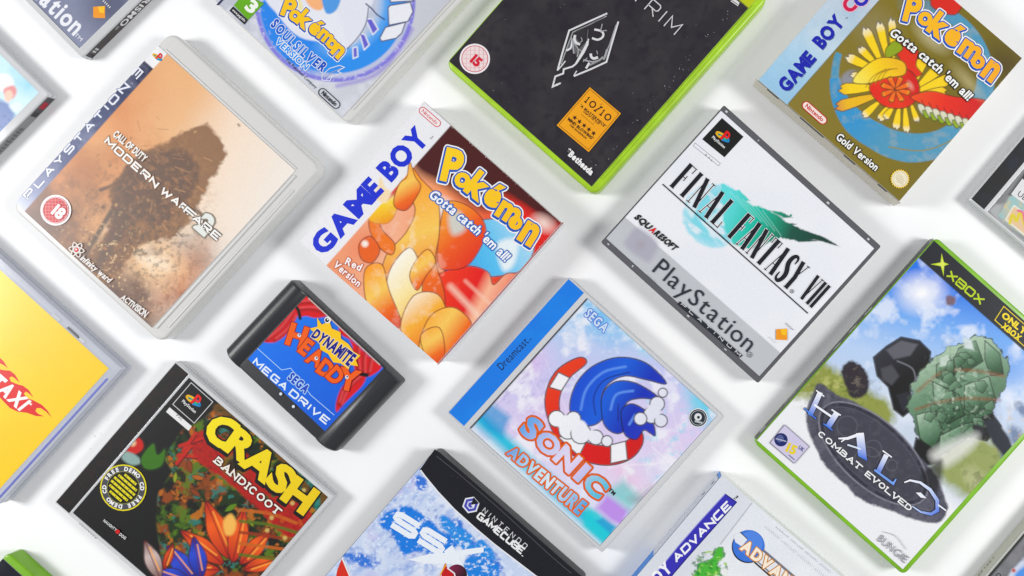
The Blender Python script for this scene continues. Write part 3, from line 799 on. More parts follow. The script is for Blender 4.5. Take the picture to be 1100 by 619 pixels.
# ------------------------------------------------------------------ F: black spined disc case, jungle picture
fF = fit(.010, (58.7, 540), (189, 387.5), (358.5, 534))
z5 = Z(50, 380, 3.44); z2 = Z(190, 410, 2.961); zF = Z(150, 370, 8.845)
def artF(p):
    p.fill((16, 20, 28)); p.clouds(30, (30, 36, 46), .45, .75, .7, 2)
    pic = [(236, 436), (262, 450), (300, 478), (352, 530), (356, 540), (300, 620), (260, 680), (180, 640), (168, 560), (170, 530), (186, 506), (176, 492), (196, 462), (216, 452)]
    p.poly(pic, (56, 66, 36), 1.5, smooth=False, ns=2, nscale=6, seed=3)
    m = np.zeros(len(p.X)); idx = p.box(pic, 4); m[idx] = np.clip(.5 - p.sd(pic, idx) / 3, 0, 1)
    p.clouds(18, (150, 84, 36), .48, .62, .9, 9, mask=m); p.clouds(14, (96, 126, 46), .5, .64, .9, 15, mask=m)
    p.clouds(12, (28, 34, 22), .5, .6, .9, 22, mask=m); p.clouds(9, (196, 120, 50), .62, .7, .8, 29, mask=m)
    p.clouds(9, (70, 130, 120), .62, .7, .8, 41, mask=m)
    rr = random.Random(3)
    for k in range(70):
        x, y = rr.uniform(186, 350), rr.uniform(470, 640); a = rr.uniform(0, 6.28); L = rr.uniform(6, 16); i_ = np.argmin((p.X - x) ** 2 + (p.Y - y) ** 2)
        if m[i_] < .5: continue
        c_l = rr.choice([(60, 96, 34), (104, 140, 48), (40, 62, 26), (140, 76, 30), (180, 106, 44), (30, 40, 24), (150, 160, 70)]); d = np.array([math.cos(a), math.sin(a)]); n = np.array([-d[1], d[0]])
        p.poly([(x, y), tuple(np.array([x, y]) + d * L * .5 + n * L * .2), tuple(np.array([x, y]) + d * L), tuple(np.array([x, y]) + d * L * .5 - n * L * .2)], c_l, .7, line=(24, 28, 16), lw=.5)
    # foliage along the top edge
    p.poly(z2((130, 70), (200, 100), (300, 190), (480, 360), (460, 390), (420, 360), (330, 250), (230, 150), (130, 100)), (112, 84, 44), 2, ns=3, nscale=5, seed=5)
    p.line(z2((215, 110), (290, 175), (380, 270), (440, 345), (446, 400)), 6, (66, 140, 128), a=.9, soft=1.5)
    p.clouds(4, (50, 60, 30), .5, .65, .7, 51, mask=m * (1 - p.half(*z2((90, 130), (470, 420)), 4)))
    # red wooden plank behind the title
    pl = z2((62, 168), (100, 160), (200, 215), (330, 330), (432, 425), (392, 470), (352, 494), (250, 400), (150, 310), (52, 238))
    p.poly(pl, (178, 58, 50), 1.5, ns=1.5, nscale=4, seed=6)
    mm = np.zeros(len(p.X)); idx = p.box(pl, 3); mm[idx] = np.clip(.5 - p.sd(catmull(pl, 4), idx) / 2, 0, 1)
    p.clouds(5, (122, 32, 32), .54, .7, .6, 61, mask=mm, stretch=(41, 4)); p.clouds(6, (176, 66, 54), .56, .72, .7, 67, mask=mm, stretch=(41, 5))
    for a, b in (((10, 205), (80, 180)), ((5, 235), (60, 240)), ((20, 220), (60, 165)), ((0, 260), (45, 205))):
        p.line(z2(a, b), 4, (196, 62, 44), a=.9); p.line(z2((a[0] + 4, a[1] + 6), (b[0] + 4, b[1] + 6)), 1.4, (110, 30, 26))
    # plain orange and blue shapes of no particular thing among the leaves
    p.poly(z5((280, 340), (320, 305), (352, 318), (358, 350), (330, 372), (290, 362)), (200, 60, 40), 1, line=(60, 26, 20))
    p.blob(z5((318, 330))[0], 5, (238, 210, 170), soft=.7); p.poly(z5((285, 362), (325, 372), (350, 400), (318, 412), (280, 390)), (150, 176, 170), 1.4)
    p.poly(z5((350, 380), (395, 330), (410, 372), (440, 350), (430, 410), (390, 430), (356, 420)), (76, 120, 44), 1.4, line=(30, 50, 24))
    def leaf(x, y, L, ang, w, c0, c1):
        r = math.radians(ang); d = (math.cos(r), math.sin(r)); n = (-d[1], d[0])
        q = [(x + d[0] * L * u + n[0] * w * v, y + d[1] * L * u + n[1] * w * v) for u, v in ((0, 0), (.2, .7), (.5, 1), (.8, .55), (1, 0), (.8, -.5), (.5, -.95), (.2, -.7))]
        p.poly(q, ramp(q[0], q[4], [(0, c0), (.6, c1), (1, c0)]), 1, line=(70, 26, 14), lw=.9)
        p.line([q[0], q[4]], .9, (110, 40, 16)); p.line([(x + d[0] * L * .2 + n[0] * w * .3, y + d[1] * L * .2 + n[1] * w * .3), (x + d[0] * L * .8 + n[0] * w * .25, y + d[1] * L * .8 + n[1] * w * .25)], 1.6, (252, 176, 96), a=.8)
    o0, o1 = (176, 58, 18), (238, 108, 34)
    for x, y, L, an, w in ((246, 600, 66, -112, 12), (250, 604, 58, -78, 11), (240, 606, 58, -142, 10), (258, 606, 48, -48, 9), (236, 612, 46, 178, 9), (262, 612, 40, -18, 8)): leaf(x, y, L, an, w, o0, o1)
    p.poly([(240, 560), (248, 552), (254, 562), (250, 574), (242, 574)], (246, 190, 110), 1.6)
    for x, y, L, an, w in ((210, 626, 50, -128, 11), (216, 622, 46, -100, 10), (206, 628, 44, -160, 10)): leaf(x, y, L, an, w, (26, 34, 124), (66, 88, 204))
    leaf(172, 622, 44, -112, 9, (120, 86, 84), (206, 188, 184)); leaf(176, 612, 30, -70, 5, (170, 60, 40), (214, 90, 50))
    p.blob((252, 500), 17, (120, 104, 40), 14, 0, .3, .9); p.blob((252, 500), 11, (50, 52, 24), 9, 0, .4, .9)
    for k in range(5): p.line([(258, 548 + k * 12), (290, 552 + k * 12), (318, 562 + k * 10)], 3.5, ((196, 110, 44), (96, 116, 40), (150, 70, 30))[k % 3], a=.85)
    for k in range(16):
        p.blob((306 + 34 * math.sin(k * 1.7) * .6, 560 - 4 * k * .4 + 18 * math.cos(k * 2.3)), 3.2, ((210, 190, 120), (60, 100, 60), (190, 90, 40))[k % 3], soft=.6, a=.9)
def bookF(s, R):
    s.sheet(*R, artF, .8)
    s.line([(205.4, 411.2), (228.6, 431.8), (208.6, 454.6), (185.6, 434.4)], .8, (215, 215, 218), closed=True)
    station_mark(s, (208.5, 430.5), 15.5, 41.5)
    a = z5((455, 198), (537, 268), (525, 285), (442, 215)); s.poly(a, (236, 236, 236)); s.text('PAL', *z5((478, 230), (500, 249)), 2.6, (90, 90, 95))
    Y, O = (246, 222, 34), [(2.3, (52, 40, 14)), (1.2, (150, 116, 20))]
    sh = [s.letter('C', *[z2((143, 160))[0]], 34, 22, 'heavy', 1.1), s.letter('R', z2((206, 204))[0], 31, 36, 'heavy', 1.2), s.letter('A', z2((266, 258))[0], 32, 38, 'heavy', 1.12),
          s.letter('S', z2((332, 308))[0], 32, 42, 'heavy', 1.25), s.letter('H', z2((392, 362))[0], 32, 36, 'heavy', 1.15)]
    low = [(V + np.array([-1.6, 1.9]), f, e) for V, f, e in sh]
    s.outline(low, [(1.7, (46, 36, 14))]); s.outline(sh, [(1.5, (40, 32, 12))]); s.glyphs(sh, ramp((230, 440), (320, 560), [(0, (250, 232, 60)), (1, (238, 206, 22))]))
    s.stext('BANDICOOT', (230, 497), (297, 553.5), 8.6, 1.8, (246, 240, 230), .5, serif=True, under=(.9, (84, 22, 22)))
    c = (132.8, 523.9); s.disc(c, 25, (232, 220, 40)); s.disc(c, 23.6, (84, 84, 92)); s.disc(c, 17.2, (30, 32, 38)); s.ring(c, 17.4, .7, (150, 150, 90))
    s.arc_text('FREE DEMO CD FREE DEMO CD ', c, 20.3, -150, 196, 4.6, (245, 245, 245), 'heavy')
    for k, L in enumerate((9, 14, 16, 16, 14, 9)):
        d = (k - 2.5) * 4.7; x, y = c[0] - d * .66, c[1] + d * .75
        s.line([(x - .75 * L * .92, y - .66 * L * .92), (x + .75 * L * .92, y + .66 * L * .92)], 2.7, (226, 216, 44)); 
        for q in range(-2, 3): 
            s.line([(x + q * 4.2 - .5, y + q * 3.7 + .9), (x + q * 4.2 + .7, y + q * 3.7 - .6)], .6, (40, 40, 36)) if abs(q * 5.4) < L else None
    s.text('NAUGHTY', (111.5, 559.6), (125, 570.5), 2.8, (226, 226, 226), 'bold'); s.disc((127.2, 570.8), 2.4, (206, 44, 54)); s.text('DOG', (128.6, 574.4), (135, 579.4), 3.0, (235, 235, 235), 'bold')
    for k in range(8): s.line([(86 + k * 2.4, 562 + k * 2.1), (87.6 + k * 2.4, 563.4 + k * 2.1)], .6, (110, 110, 115))
    s.wear(lambda r: (r.uniform(90, 190), r.uniform(430, 590)), 40, [(52, 54, 60), (66, 68, 74)], 9, (.4, 2.2))
def stripF(s, R):
    s.sheet(*R, lambda p: (p.fill((44, 38, 40)), p.clouds(6, (58, 50, 50), .4, .7, .8, 3)), 1.0)
    s.wear(lambda r: (lambda t, q: (66 + 128 * t + q, 543 - 148 * t + q))(r.random(), r.uniform(0, 9)), 60, [(92, 86, 86), (80, 74, 74)], 3, (.3, .9))
tF = jewel(fF, 'disc_case', 'clear disc case with black spine and jungle picture under fat yellow letters', G_JEWEL, stripF, bookF, 'dark_tray', 'clear', my=.0028, mr=.003, tray_my=.004)

# ------------------------------------------------------------------ G: milky case with silver cover, top
fG = anchor(.014, 'BR', (373.5, 134.5), 42.6, .124, .137)
zG = Z(220, 0, 4.76); zG8 = Z(350, 0, 4.76)
def artG(p):
    p.fill((206, 210, 220)); p.ramp((240, 20), (440, 110), [(0, (196, 200, 212)), (.5, (214, 217, 225)), (1, (204, 206, 214))])
    p.clouds(14, (226, 228, 236), .5, .7, .7, 3)
    c = (360, 2)
    D = np.hypot(p.X - c[0], p.Y - c[1]); A = np.degrees(np.arctan2(p.Y - c[1], p.X - c[0]))
    p.mix(np.clip((87 - D) / 1.5, 0, 1), (140, 136, 220)); p.mix(np.clip((83 - D) / 2.5, 0, 1), (196, 202, 228))
    p.mix(np.clip((78 - D) / 2, 0, 1), (74, 150, 236)); p.mix(np.clip((62 - D) / 18, 0, 1), (150, 200, 244))
    p.mix(np.clip((83 - D) / 3, 0, 1) * np.clip((A - 95) / 25, 0, 1), (70, 140, 232))
    p.mix(np.clip((54 - D) / 10, 0, 1) * np.clip((90 - A) / 30, 0, 1), (200, 206, 224))
    p.clouds(3, (206, 204, 236), .62, .75, .8, 13, mask=np.clip((D - 76) / 4, 0, 1) * (D < 88))
    # plain white curved panels and blue bars
    p.poly([(290, -10), (300, 18), (322, 40), (352, 46), (372, 52), (386, 40), (394, 20), (396, -20)], (232, 234, 244), 1.2)
    p.poly([(340, 4), (362, 14), (372, 50), (350, 42), (334, 24)], (236, 238, 246), 1.2)
    p.poly([(300, -8), (312, 20), (330, 32), (326, 10), (318, -10)], (240, 230, 176), 1.4); p.poly([(326, -8), (334, 8), (346, 10), (350, -8)], (248, 186, 140), 1.2)
    p.poly([(346, -10), (350, 14), (362, 10), (366, -10)], (100, 160, 226), 1)
    for q in (zG8((205, 100), (235, 95), (268, 150), (240, 178)), zG8((172, 170), (200, 178), (222, 230), (196, 256)), zG8((138, 245), (160, 240), (164, 290), (140, 300))):
        p.poly(q, (112, 108, 206), .9, smooth=False, line=(236, 238, 246), lw=1.4)
    for q in (zG8((318, 40), (330, 28), (432, 12), (446, 60), (420, 110), (322, 130)), zG8((305, 140), (408, 114), (388, 170), (360, 196), (285, 212), (276, 195)), zG8((330, -40), (420, -40), (450, 5), (330, 12))):
        p.poly(q, (240, 241, 248), .9, smooth=False, line=(60, 66, 100), lw=1.1)
    p.line(zG8((205, 20), (235, 45), (262, 75), (300, 100)), 1.4, (70, 76, 110)); p.line(zG8((218, 40), (205, 120), (165, 190), (110, 250)), 1.0, (80, 86, 120))
    p.line(zG8((440, 150), (360, 280), (240, 390), (60, 440)), 4, (140, 120, 214), a=.6, soft=2)
def coverG(s, R):
    s.sheet(*R, artG, .8)
    monster_word(s, [('P', zG((432, 40))[0], 21, 20, 1), ('o', zG((462, 82))[0], 13, 26, 1), ('k', zG((515, 100))[0], 20, 40, 1), ('é', zG((570, 140))[0], 18, 42, 1), ('m', zG((618, 190))[0], 13, 38, .95), ('o', zG((650, 225))[0], 12, 40, 1), ('n', zG((682, 262))[0], 14.5, 42, 1)], .62)
    blue = ramp((300, 15), (345, 75), [(0, (24, 84, 190)), (.5, (44, 130, 226)), (1, (24, 84, 186))])
    s.text('SOULSILVER', (290.5, 27), (346.5, 77.5), 9.6, blue, 'heavy', outlines=[(.7, (240, 244, 252))], track=.2, bow=-2.2)
    s.text('VERSION', (295.4, 45.4), (328.2, 75.6), 6.4, (60, 150, 236), 'bold', outlines=[(.9, (236, 242, 252))], track=.1)
    for q in (((600, 385), (640, 350), (690, 335), (715, 345), (680, 365), (700, 375), (650, 395), (640, 415), (600, 410)),):
        s.line(zG(*q), .8, (236, 240, 250), closed=True); 
    s.line(zG((610, 400), (650, 370), (700, 350)), .7, (170, 180, 214)); s.line(zG((620, 408), (660, 385)), .7, (236, 240, 250))
    s.text('The Pokémon Company', (306.5, 65), (339, 95.6), 3.1, (60, 62, 72), 'reg')
    pill(s, (353.8, 106), 28, 8.6, (60, 60, 66), 'Nintendo', None, 42, .9, 'bold')
    s.poly([(251.5, 5.9), (262, -7), (284, 4), (266.8, 21.6)], (116, 176, 62)); s.text('3', (262.6, 8.4), (271, 15.6), 12.5, (246, 250, 240), 'heavy')
    a = zG((146, 34), (222, 104), (204, 127), (127, 56)); s.poly(a, (56, 56, 60)); s.text('www.pegi.info', *zG((140, 55), (203, 113)), 2.6, (240, 240, 240), 'bold')
    s.poly(zG((70, 30), (105, -10), (98, -14), (60, 26)), (60, 58, 90))
    pts = circle((360, 2), 86.5, 60)
tG = keep_case(fG, 'keep_case', 'milky case with silver cover and blue ring of swirls at the top edge', G_KEEP, 'milky', coverG, (.0006, .0062, .0012, .0012), r=.006, b=.002)
w, h = fG.w / 2, fG.h / 2
mesh_obj('closing_lip', *slab(w - .0052, w - .0040, -h + .01, h - .01, .0136, .0148, .0005, .0004), M['milky'], tG)

# ------------------------------------------------------------------ H: black cartridge
fH = fit(.012, (240.5, 379.5), (311.5, 299.5), (435, 411.5), (358, 483))
zH = Z(230, 290, 4.76); zH2 = Z(300, 360, 4.736); LZ = .0146
def cart_shell(w, h):
    rw = .0172; prof = [(-w, .002), (-w, .009)]
    for k in range(9):
        t = math.pi - math.pi * .78 * k / 8; prof.append((-w + rw / 2 + rw / 2 * math.cos(t), .0092 + .0078 * math.sin(t)))
    prof.append((-w + rw, LZ - .0003)); prof += [(-x, z) for x, z in prof[::-1]]
    n = len(prof); V, F = [], []
    def y_at(x, base): return base if base > 0 else base - .0022 * (1 - (x / w) ** 2)
    st = [(-h, .0026), (-h + .0006, .0011), (-h + .002, .0), (h - .0014, .0), (h - .0004, .0008), (h, .0022)]
    for y, ins in st:
        for x, z in prof:
            k = 1 - ins / w; V.append((x * k, y_at(x, y), .0002 if z < .0025 else max(.002, z - ins)))
    for l in range(len(st) - 1):
        for i in range(n):
            j = (i + 1) % n; F.append((l * n + i, l * n + j, (l + 1) * n + j, (l + 1) * n + i))
    F.append(tuple(range(n))[::-1]); F.append(tuple((len(st) - 1) * n + i for i in range(n)))
    return V, [f[::-1] for f in F]
tH = thing('game_cartridge', fH, 'black ridged plastic cartridge with blue label and red curtains', 'game cartridge')
mesh_obj('shell', *cart_shell(fH.w / 2, fH.h / 2), M['cart'], tH, smooth=True)
def artH(p):
    p.ramp((290, 340), (350, 450), [(0, (34, 128, 238)), (1, (30, 104, 216))], 1)
    def curtain(pts, folds):
        p.poly(pts, (216, 52, 62), .9)
        for f in folds:
            p.line(f, 3.6, (150, 26, 38), a=.75, soft=1.6); p.line([(x + 1.6, y - 2.4) for x, y in f], 1.8, (244, 104, 108), a=.7, soft=1.2)
    curtain(zH((470, 110), (560, 190), (600, 236), (700, 300), (760, 350), (805, 380), (805, 300), (500, 40)), [])
    curtain(zH((405, 195), (390, 215), (320, 290), (250, 355), (275, 372), (320, 366), (370, 330), (412, 262), (422, 232)),
            [zH((400, 215), (340, 300), (268, 360)), zH((415, 240), (370, 310), (310, 362))])
    curtain(zH((408, 190), (465, 115), (560, 190), (582, 232), (520, 246), (470, 236), (430, 240)),
            [zH((432, 172), (500, 168), (560, 186)), zH((430, 205), (500, 202), (570, 222))])
    curtain(zH((640, 296), (690, 330), (704, 356), (672, 345), (645, 325)), [])
    curtain(zH2((360, 20), (460, 110), (520, 160), (480, 200), (440, 212), (390, 190), (376, 120), (372, 60)),
            [zH2((405, 50), (398, 120), (405, 190)), zH2((438, 85), (430, 140), (430, 200)), zH2((470, 115), (462, 160), (455, 195))])
    curtain(zH2((400, 196), (440, 212), (420, 260), (370, 310), (320, 360), (292, 392), (288, 352), (310, 280), (350, 232)),
            [zH2((408, 220), (350, 275), (312, 360)), zH2((388, 206), (330, 270), (300, 350))])
    p.line(zH((408, 178), (430, 205), (440, 248)), 3.4, (46, 40, 30)); p.line(zH2((386, 190), (420, 200), (446, 204)), 4.0, (26, 26, 40))
def labelH():
    L = fH.loc([(265.5, 388.7), (328.5, 316.8), (415.2, 396.5), (348.8, 459.6)], LZ)
    x0, x1 = (L[0, 0] + L[1, 0]) / 2, (L[2, 0] + L[3, 0]) / 2; y0, y1 = (L[0, 1] + L[3, 1]) / 2, (L[1, 1] + L[2, 1]) / 2
    s = Sheet(fH, LZ); s.sheet(x0, x1, y0, fH.h / 2 - .0012, artH, .8, .0003)
    lb = (190, 220, 250)
    for q in ([zH((222, 402))[0], zH((345, 512))[0], zH((392, 503))[0], (333.8, 424.5), (359, 446)],): s.line(q, .7, lb)
    s.stext('MEGA', (271, 391), (305, 420), 8.0, 1.7, (236, 246, 255), .42); s.stext('DRIVE', (310, 424), (350, 456.5), 8.0, 1.7, (236, 246, 255), .42)
    s.text('SEGA', (308.6, 406.5), (328, 422.8), 8.4, (30, 80, 190), 'heavy', outlines=[(.8, (190, 222, 252))], track=.12)
    og, ol = (240, 110, 24), [(.8, (150, 50, 16))]
    for ch, c, hh, r, xs in (('H', zH((425, 338))[0], 25, 18, .95), ('E', zH((470, 395))[0], 19, 38, .85), ('A', zH((520, 448))[0], 19, 30, .9), ('D', zH((572, 505))[0], 18.5, 36, .9), ('D', zH((622, 540))[0], 18.5, 46, .9), ('Y', zH((690, 562))[0], 24, 14, .95)):
        s.glyphs([s.letter(ch, c, hh, r, 'heavy', xs)], og, ol)
    for c in ((437, 334), (524, 452), (680, 548)): s.disc(zH(c)[0], 2.0, (226, 230, 236)); s.disc(zH((c[0] + 2, c[1] - 2))[0], .9, (50, 70, 120))
    burst = zH((528, 244), (552, 280), (590, 262), (604, 300), (648, 318), (650, 352), (690, 380), (715, 418), (750, 438), (726, 462), (738, 492), (694, 486), (690, 510), (648, 478), (610, 472), (585, 430), (545, 408), (540, 370), (502, 352), (520, 326), (490, 300), (530, 290))
    s.poly(burst, (252, 206, 44)); 
    s.text('DYNAMITE', zH((497, 338))[0], zH((690, 492))[0], 11.5, (44, 50, 140), 'heavy', outlines=[(.7, (244, 226, 190))], track=.05, grow=.35, bow=.8)
    c = zH((582, 256))[0]; s.disc(c, 3.6, (242, 238, 236)); s.disc((c[0] - .5, c[1] + .2), 2.2, (40, 36, 40)); s.disc((c[0] + .2, c[1] - .5), .9, (240, 240, 240))
    for dx, dy in ((212, 392), (252, 432)): s.disc(Z(230, 290, 2.945)((dx, dy))[0], 1.6, (225, 235, 245))
    return s.build('label', 'sleeve', tH)
labelH()
mesh_obj('label_edge', *slab(-fH.w / 2 + .018, fH.w / 2 - .018, fH.h / 2 - .0016, fH.h / 2 - .0009, .0135, .0151, .0002, .0002), plain_mat('pale_label_edge', (.6, .45, .42)), tH)

# ------------------------------------------------------------------ I: red edged box
fI = fit(.023, (321.6, 260), (455.3, 108.7), (602.8, 239.5), (470.4, 391.5))
zI = Z(310, 100, 3.44); zI5 = Z(440, 140, 3.87); zI6 = Z(340, 230, 3.64)
def artI(p):
    p.fill((238, 150, 108))
    p.ramp((345, 235), (590, 260), [(0, (236, 150, 112)), (.3, (246, 186, 156)), (.5, (244, 160, 116)), (.8, (230, 78, 44)), (1, (220, 50, 30))])
    # dark corner at the upper right
    p.poly([(440, 150), (486, 128), (560, 190), (612, 244), (596, 240), (566, 226), (540, 210), (520, 226), (478, 200), (446, 182)], (84, 14, 22), 6, smooth=True)
    p.blob((560, 232), 26, (226, 64, 36), 15, 41, .8, 1); p.blob((584, 240), 18, (250, 236, 226), 12, 30, .9, .8)
    p.blob((430, 205), 26, (206, 40, 30), 22, -30, .8, .9); p.blob((395, 262), 34, (236, 120, 84), 22, -40, .8, .6)
    p.blob((412, 226), 22, (252, 240, 232), 12, -50, .7, .9); p.blob((478, 224), 24, (252, 246, 240), 14, 40, .7, .9)
    # sweeping blue and red fields
    p.poly([(478, 290), (500, 262), (520, 236), (560, 244), (574, 266), (560, 290), (540, 296), (520, 298), (496, 300)], ramp((480, 290), (575, 250), [(0, (66, 160, 226)), (.5, (110, 196, 240)), (1, (190, 226, 244))]), 1.2, line=(90, 40, 40), lw=.8)
    p.poly([(534, 262), (556, 258), (552, 284), (540, 290)], (236, 246, 250), 3)
    p.poly([(466, 300), (500, 286), (524, 292), (530, 306), (544, 294), (562, 296), (566, 308), (552, 330), (524, 352), (500, 356), (478, 336)], ramp((470, 300), (550, 340), [(0, (240, 82, 44)), (.45, (226, 56, 34)), (.6, (250, 190, 160)), (1, (226, 60, 36))]), 1.2, line=(96, 30, 24), lw=.8)
    p.line([(484, 308), (520, 346)], 6, (252, 220, 200), a=.7, soft=3); p.line([(500, 302), (530, 330)], 3, (252, 214, 196), a=.6, soft=2)
    p.poly([(476, 226), (488, 216), (512, 228), (522, 250), (506, 282), (486, 290), (470, 282)], ramp((470, 230), (520, 280), [(0, (248, 170, 84)), (.5, (236, 104, 50)), (1, (222, 58, 32))]), 1, line=(110, 44, 28), lw=.8)
    p.poly([(482, 232), (494, 228), (500, 246), (486, 252)], (206, 226, 222), 3.5, a=.8)
    # generic tongues of orange flame rising through the middle (no creature)
    og = lambda a, b: ramp(a, b, [(0, (250, 162, 54)), (.4, (250, 206, 116)), (.7, (238, 118, 32)), (1, (216, 76, 22))])
    T = dict(line=(120, 56, 24), lw=.9)
    p.poly([(440, 178), (452, 192), (470, 214), (472, 250), (468, 280), (478, 318), (474, 350), (452, 362), (424, 346), (410, 312), (414, 276), (436, 250), (446, 224), (432, 198)], og((420, 190), (470, 350)), 1, **T)
    p.poly([(418, 292), (440, 266), (452, 290), (452, 322), (436, 346), (416, 330)], ramp((414, 290), (450, 330), [(0, (255, 250, 236)), (.6, (253, 234, 176)), (1, (248, 206, 110))]), 1.2, **T)
    p.poly([(392, 290), (410, 284), (418, 312), (432, 350), (412, 346), (394, 326)], og((390, 290), (430, 350)), 1, **T)
    p.poly([(444, 318), (470, 316), (480, 340), (470, 366), (446, 372), (430, 352)], ramp((432, 320), (472, 372), [(0, (255, 246, 226)), (.45, (248, 184, 90)), (1, (232, 100, 30))]), 1, **T)
    p.poly([(462, 340), (486, 330), (506, 346), (500, 362), (486, 378), (474, 390), (462, 380), (450, 372)], og((450, 340), (506, 380)), 1, **T)
    p.poly([(452, 360), (472, 352), (478, 380), (470, 392), (458, 384)], og((452, 350), (478, 392)), 1, **T)
    p.poly([(396, 240), (404, 226), (410, 246), (424, 262), (420, 274), (404, 262)], (240, 130, 60), 1, **T)
    p.poly([(396, 236), (400, 212), (410, 204), (414, 216), (424, 210), (426, 226), (416, 240)], ramp((400, 205), (412, 240), [(0, (255, 250, 220)), (.5, (250, 214, 90)), (1, (240, 160, 50))]), 1, line=(200, 120, 40), lw=.6)
    p.poly([(448, 278), (460, 268), (468, 282), (458, 296), (448, 312), (440, 296)], og((440, 270), (468, 310)), 1, **T)
    p.poly([(386, 262), (398, 254), (408, 268), (400, 282), (388, 278)], (232, 110, 66), 1.2, **T); p.blob((392, 262), 5, (252, 240, 230), soft=.6)
    p.clouds(10, (255, 244, 224), .58, .75, .5, 12, mask=np.clip(1.1 - np.hypot((p.X - 440) / 50, (p.Y - 290) / 80), 0, 1))
    # white band along the upper left
    band = 1 - p.half((349, 287), (484.5, 134.5), .6)
    p.mix(band, (240, 240, 244))
    p.poly([(424, 210), (430, 196), (437, 190), (440, 174), (446, 190), (452, 200), (446, 214), (436, 226), (424, 222)], og((424, 180), (450, 225)), 1, **T)
    p.poly([(402, 212), (406, 200), (409, 190), (414, 202), (420, 206), (414, 218)], (248, 226, 190), 1.2)
def coverI(s, R):
    s.sheet(*R, artI, .8)
    blu = (40, 66, 206)
    s.text('GA', (347, 275.5), (383.5, 235.5), 20.5, blu, 'heavy', track=.04); s.text('M', (384.3, 234.8), (403.5, 213.8), 20.5, blu, 'heavy')
    s.text('E', (403.2, 213.6), (412, 204.4), 20.5, blu, 'heavy'); s.text('BOY', (419.5, 195.5), (462, 149), 20.5, blu, 'heavy', track=.04)
    s.k += 0
    s.text('TM', (463, 150.5), (466, 147.5), 2, (90, 90, 110))
    pill(s, (461.8, 125.8), 28, 7.6, (214, 60, 72), 'Nintendo', (246, 240, 240), 41, .8)
    monster_word(s, [('P', zI5((180, 148))[0], 37, 13, .85), ('o', zI5((220, 208))[0], 17, 25, 1), ('k', zI5((290, 232))[0], 30, 38, .95), ('é', zI5((352, 270))[0], 27, 30, 1), ('m', zI5((412, 345))[0], 20, 32, .95), ('o', zI5((440, 385))[0], 15, 40, 1), ('n', zI5((498, 430))[0], 25, 32, .85)], .95, ramp((470, 160), (570, 270), [(0, (252, 214, 36)), (1, (250, 196, 30))]))
    s.text("Gotta catch 'em all!", (460, 211), (542.5, 281.5), 9.8, (250, 251, 253), 'bold', shear=.1, outlines=[(1.1, (50, 110, 190))], track=.06, bow=2.2)
    s.text('Red', (370.2, 283.4), (386.8, 291.4), 7.6, (252, 250, 250), 'bold', outlines=[(.6, (200, 90, 70))]); s.text('Version', (357.5, 285.6), (384.5, 308.6), 7.6, (252, 250, 250), 'bold', outlines=[(.6, (200, 90, 70))])
tI = thing('game_box', fI, 'cardboard box with red edges and blue lettering over orange flame art', 'game box', G_BOX)
w, h = fI.w / 2, fI.h / 2
mesh_obj('carton', *slab(-w, w, -h, h, .0002, .0229, .0005, .0004), M['white_card'], tI)
for sd_ in ('top', 'right'): side_sheet(fI, sd_, lambda q: q.flat((206, 44, 62), -64, 64, 17.5, 22.8), 'side_panel', 'card', tI)
s = Sheet(fI, .0232); coverI(s, (-w + .0002, w - .0002, -h + .0002, h - .0002)); s.wear(lambda r: tuple(fI.px(np.array([[r.choice([-1, 1]) * (w - abs(r.gauss(0, .0006))), r.uniform(-h, h)]]), .0232)[0]), 50, [(250, 236, 230), (240, 220, 216)], 8, (.4, 1.2)); s.wear(lambda r: tuple(fI.px(np.array([[r.uniform(-w, w), r.choice([-1, 1]) * (h - abs(r.gauss(0, .0006)))]]), .0232)[0]), 50, [(250, 236, 230), (230, 200, 200)], 9, (.4, 1.4)); s.build('front_panel', 'card', tI)

# ------------------------------------------------------------------ J: black banded case with icy picture, bottom
fJ = anchor(.014, 'TL', (467.5, 482.5), 41, .1365, .19)
zJ = Z(340, 480, 4.456); zJ2 = Z(470, 480, 4.453)
def artJ(p):
    p.fill((206, 218, 242)); p.clouds(30, (240, 244, 252), .4, .65, .9, 4); p.clouds(18, (150, 176, 228), .52, .75, .7, 9, stretch=(-40, 2.5))
    p.clouds(24, (196, 190, 232), .55, .75, .6, 19)
    bl = (38, 118, 214)
    for c, r, ry, a in (((452, 518), 13, 7, 50), ((386, 600), 22, 10, 10), ((446, 574), 30, 14, 50), ((520, 600), 30, 12, 40), ((488, 565), 14, 8, 40)):
        p.blob(c, r, bl, ry, a, .4, .95, 1.2, 7, 3)
    p.poly(zJ((310, 345), (340, 308), (430, 282), (470, 300), (560, 365), (590, 395), (680, 445), (660, 480), (600, 530), (500, 500), (420, 520), (370, 430), (310, 380)), (48, 130, 222), 1.5, ns=3, nscale=6, seed=4)
    p.poly(zJ((598, 330), (680, 378), (745, 430), (740, 470), (802, 450), (860, 540), (720, 500), (600, 380)), (70, 146, 226), 1.5, ns=3, nscale=6, seed=8)
    p.poly(zJ((720, 530), (860, 560), (860, 640), (720, 640)), (60, 136, 222), 1.5, ns=2, nscale=6, seed=8)
    p.clouds(3, (222, 234, 252), .6, .7, .9, 33); p.clouds(4, (24, 90, 190), .64, .76, .7, 37, mask=np.clip(1.2 - np.hypot((p.X - 450) / 60, (p.Y - 570) / 50), 0, 1))
